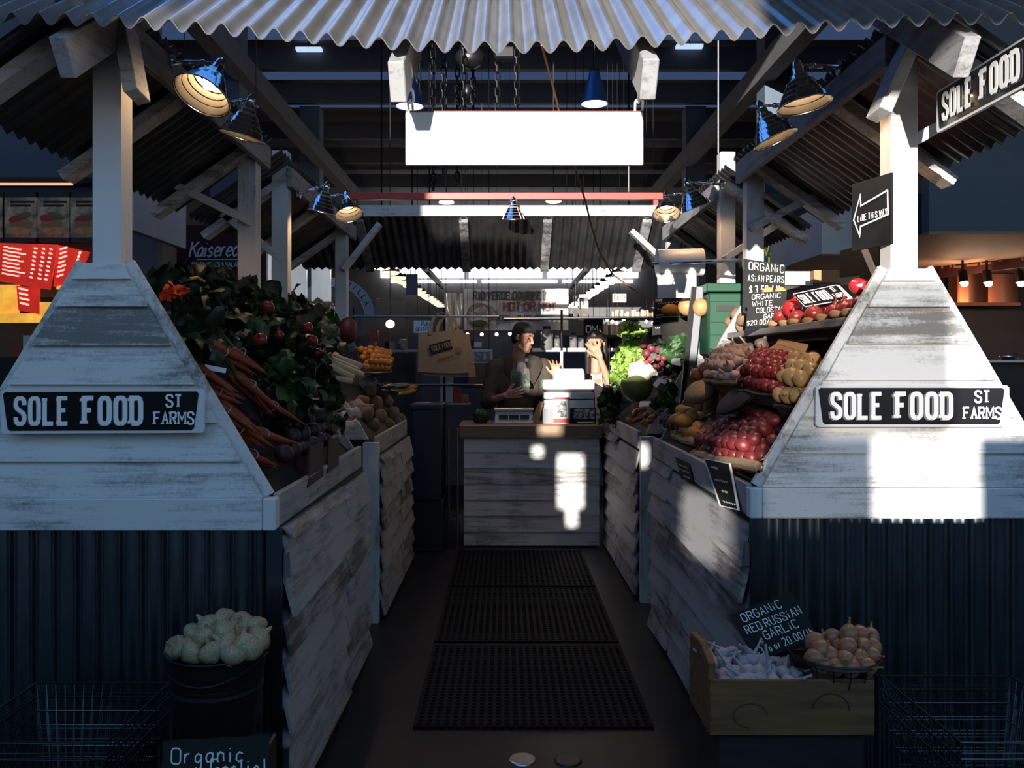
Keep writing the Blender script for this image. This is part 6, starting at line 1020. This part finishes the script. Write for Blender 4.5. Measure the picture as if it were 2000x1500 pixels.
struct('trim_29', MB().box((X(858,8.1),8.15,Z(790,8.2)), (X(918,8.1),8.35,Z(786.5,8.2))), M['steel'], label='low shelf board under the tote bags'); struct('trim_30', MB().box((X(875,9.5),9.55,Z(758,9.6)), (X(945,9.5),9.75,Z(755,9.6))), M['wood_dark'], label='shelf board far behind the tote bags')
for i, (a, b, c_, d, m) in enumerate(((860,735,884,786,'paper'),(886,758,898,786,'red_print'),(899,772,914,786,'book3'))): slab('shelf_box', ('round patterned label box','red tin','row of dark jars')[i]+' on the low shelf under the tote bags', 'box', a, b, c_, d, 8.2, m, .12)
# ------------------------------------------------------------------ neighbouring shops on the right
struct('wall_shop_right', MB().box((X(1815,5.6),5.6,Z(452,5.6)), (7.8,5.7,6)), M['hall2'], label='blue grey wall above the right shop'); struct('trim_23', MB().box((X(1815,5.6),5.6,Z(452,5.6)-.02), (7.8,8.2,Z(452,5.6))), pm('warm_soffit', (.34,.22,.15), .7), label='warm lit ceiling of the right shop')
struct('wall_shop_rear', MB().box((2.6,8.3,0), (7.8,8.4,3.2)), M['hall'], label='dark back wall of the right shop')
t = thing('fascia_sign', 'dark fascia with bronze letters at the right edge', 'sign', P(1930,530,7.2)); MB().prism([P(1795,548,7.6),P(2120,506,6.4),P(2120,448,6.4),P(1795,500,7.6)], (0,.05,0)).build('panel', M['maroon'], t); a = P(1812,528,7.53); b = P(2110,494,6.42); ux = (b-a); mb = MB(); text(mb, 'VALLEY  JUICE  & SALAD', a+V(0,-.03,0), ux, (0,0,1), .165, .52, .20, .11, .004); mb.build('lettering', M['gold'], t)
t = thing('copper_hood', 'copper panel glowing behind the right shop', 'panel', P(1920,592,8)); MB().strip([[P(px,py,8+.03*math.sin(k*1.9)) for k, px in enumerate((1852,1870,1890,1910,1930,1950,1970,1990))] for py in (535,592)]).build('sheet', M['copper'], t, smooth=True)
MB().beam(P(1850,594,7.99), P(1992,594,7.99), .03, .03).build('edge', M['copper'], t)
for i, px in enumerate((1880,1927,1990)):
    c = P(px,552,7.0); t = thing('track_spot', ('left','middle','right')[i]+' small spot lamp before the copper panel', 'lamp', c); MB().tube([c+V(0,0,.10),c+V(0,-.02,.0)], .035, 12).build('housing', M['blackm'], t); MB().ell(c+V(0,-.03,-.01), .030, None, 10, 6).build('bulb', emis('spot_bulb', (1,.75,.55), 14), t, smooth=True); MB().tube([c+V(0,0,.1),c+V(0,0,.55)], .01).build('stem', M['blackm'], t)
    ld = bpy.data.lights.new('spot_light', 'POINT'); ld.energy = 5; ld.color = (1,.6,.38); ld.shadow_soft_size = .04; lo = bpy.data.objects.new('spot_light', ld); COL.objects.link(lo); lo.location = c+V(0,.06,-.06)
mb = MB(); mb.beam(P(1800,470,6.6), P(2080,432,5.9), .04, .05); tag(mb.build('light_track', M['blackm'], loc=P(1900,460,6.3)), 'black light track under the warm right ceiling', 'track')
slab('juice_counter', 'dark counter of the right shop', 'counter', 1860, 705, 2300, 1000, 6.6, 'black', .6); struct('trim_24', MB().box((X(1850,6.5),6.5,Z(708,6.5)), (6,6.56,Z(703,6.5))), M['steel'], label='thin metal edge of the right shop counter')
jar(1985, 690, 706, 18, 6.7, 'empty glass tumbler on the right shop counter', 'black', 'black'); 
t = thing('glass_bowl', 'shiny small bowl on the right shop counter', 'bowl', P(1964,704,6.7)); MB().lathe([(.02,0),(.05,.02),(.06,.05),(.057,.05),(.045,.02),(0,.012)], 18, Matrix.Translation(P(1964,705,6.7))).build('body', M['chrome'], t, smooth=2)
struct('trim_25', MB().box((X(1605,6.2),6.2,Z(496,6.2)), (X(1668,6.2)+.3,7.4,Z(400,6.2))), M['whitewall'], label='white bulkhead behind the arrow sign')
struct('trim_26', MB().box((X(1605,6.2)+.01,6.21,Z(496,6.2)-.01), (X(1668,6.2)+.3,7.4,Z(496,6.2))), bpy.data.materials['warm_soffit'], label='warm underside of the white bulkhead')
t = thing('juice_sign', 'teal sign with yellow letters behind the right stall', 'sign', P(1525,525,7.5)); MB().box((X(1486,7.5),7.5,Z(527,7.5)), (X(1559,7.5),7.55,Z(445,7.5))).build('panel', M['teal'], t); mb = MB()
for s, px, py in (('FRASER',1492,474),('VALLEY',1492,498),('JUICE',1496,521)): text(mb, s, P(px,py,7.48), (1,0,0), (0,0,1), .085, .50, .20, .18, .003)
mb.ribbon([(0,0),(.2,0)], P(1515,454,7.48), (1,0,0), (0,0,1), .018, .002); mb.build('lettering', M['yellow'], t)
slab('dark_cabinet', 'tall dark cabinet behind the right stall', 'cabinet', 1562, 445, 1600, 560, 7.3, 'black', .4); slab('bright_carton', 'white carton glaring behind the pear sign', 'carton', 1532, 530, 1588, 556, 4.9, 'white', .06); slab('snack_box', 'brown box of goods above the leaning name sign', 'box', 1590, 528, 1640, 552, 4.6, 'card', .06)
struct('trim_27', MB().box((X(1335,9),9,.0), (X(1365,9),9.2,Z(470,9))), M['whitewall'], label='pale column behind the white bag roll');
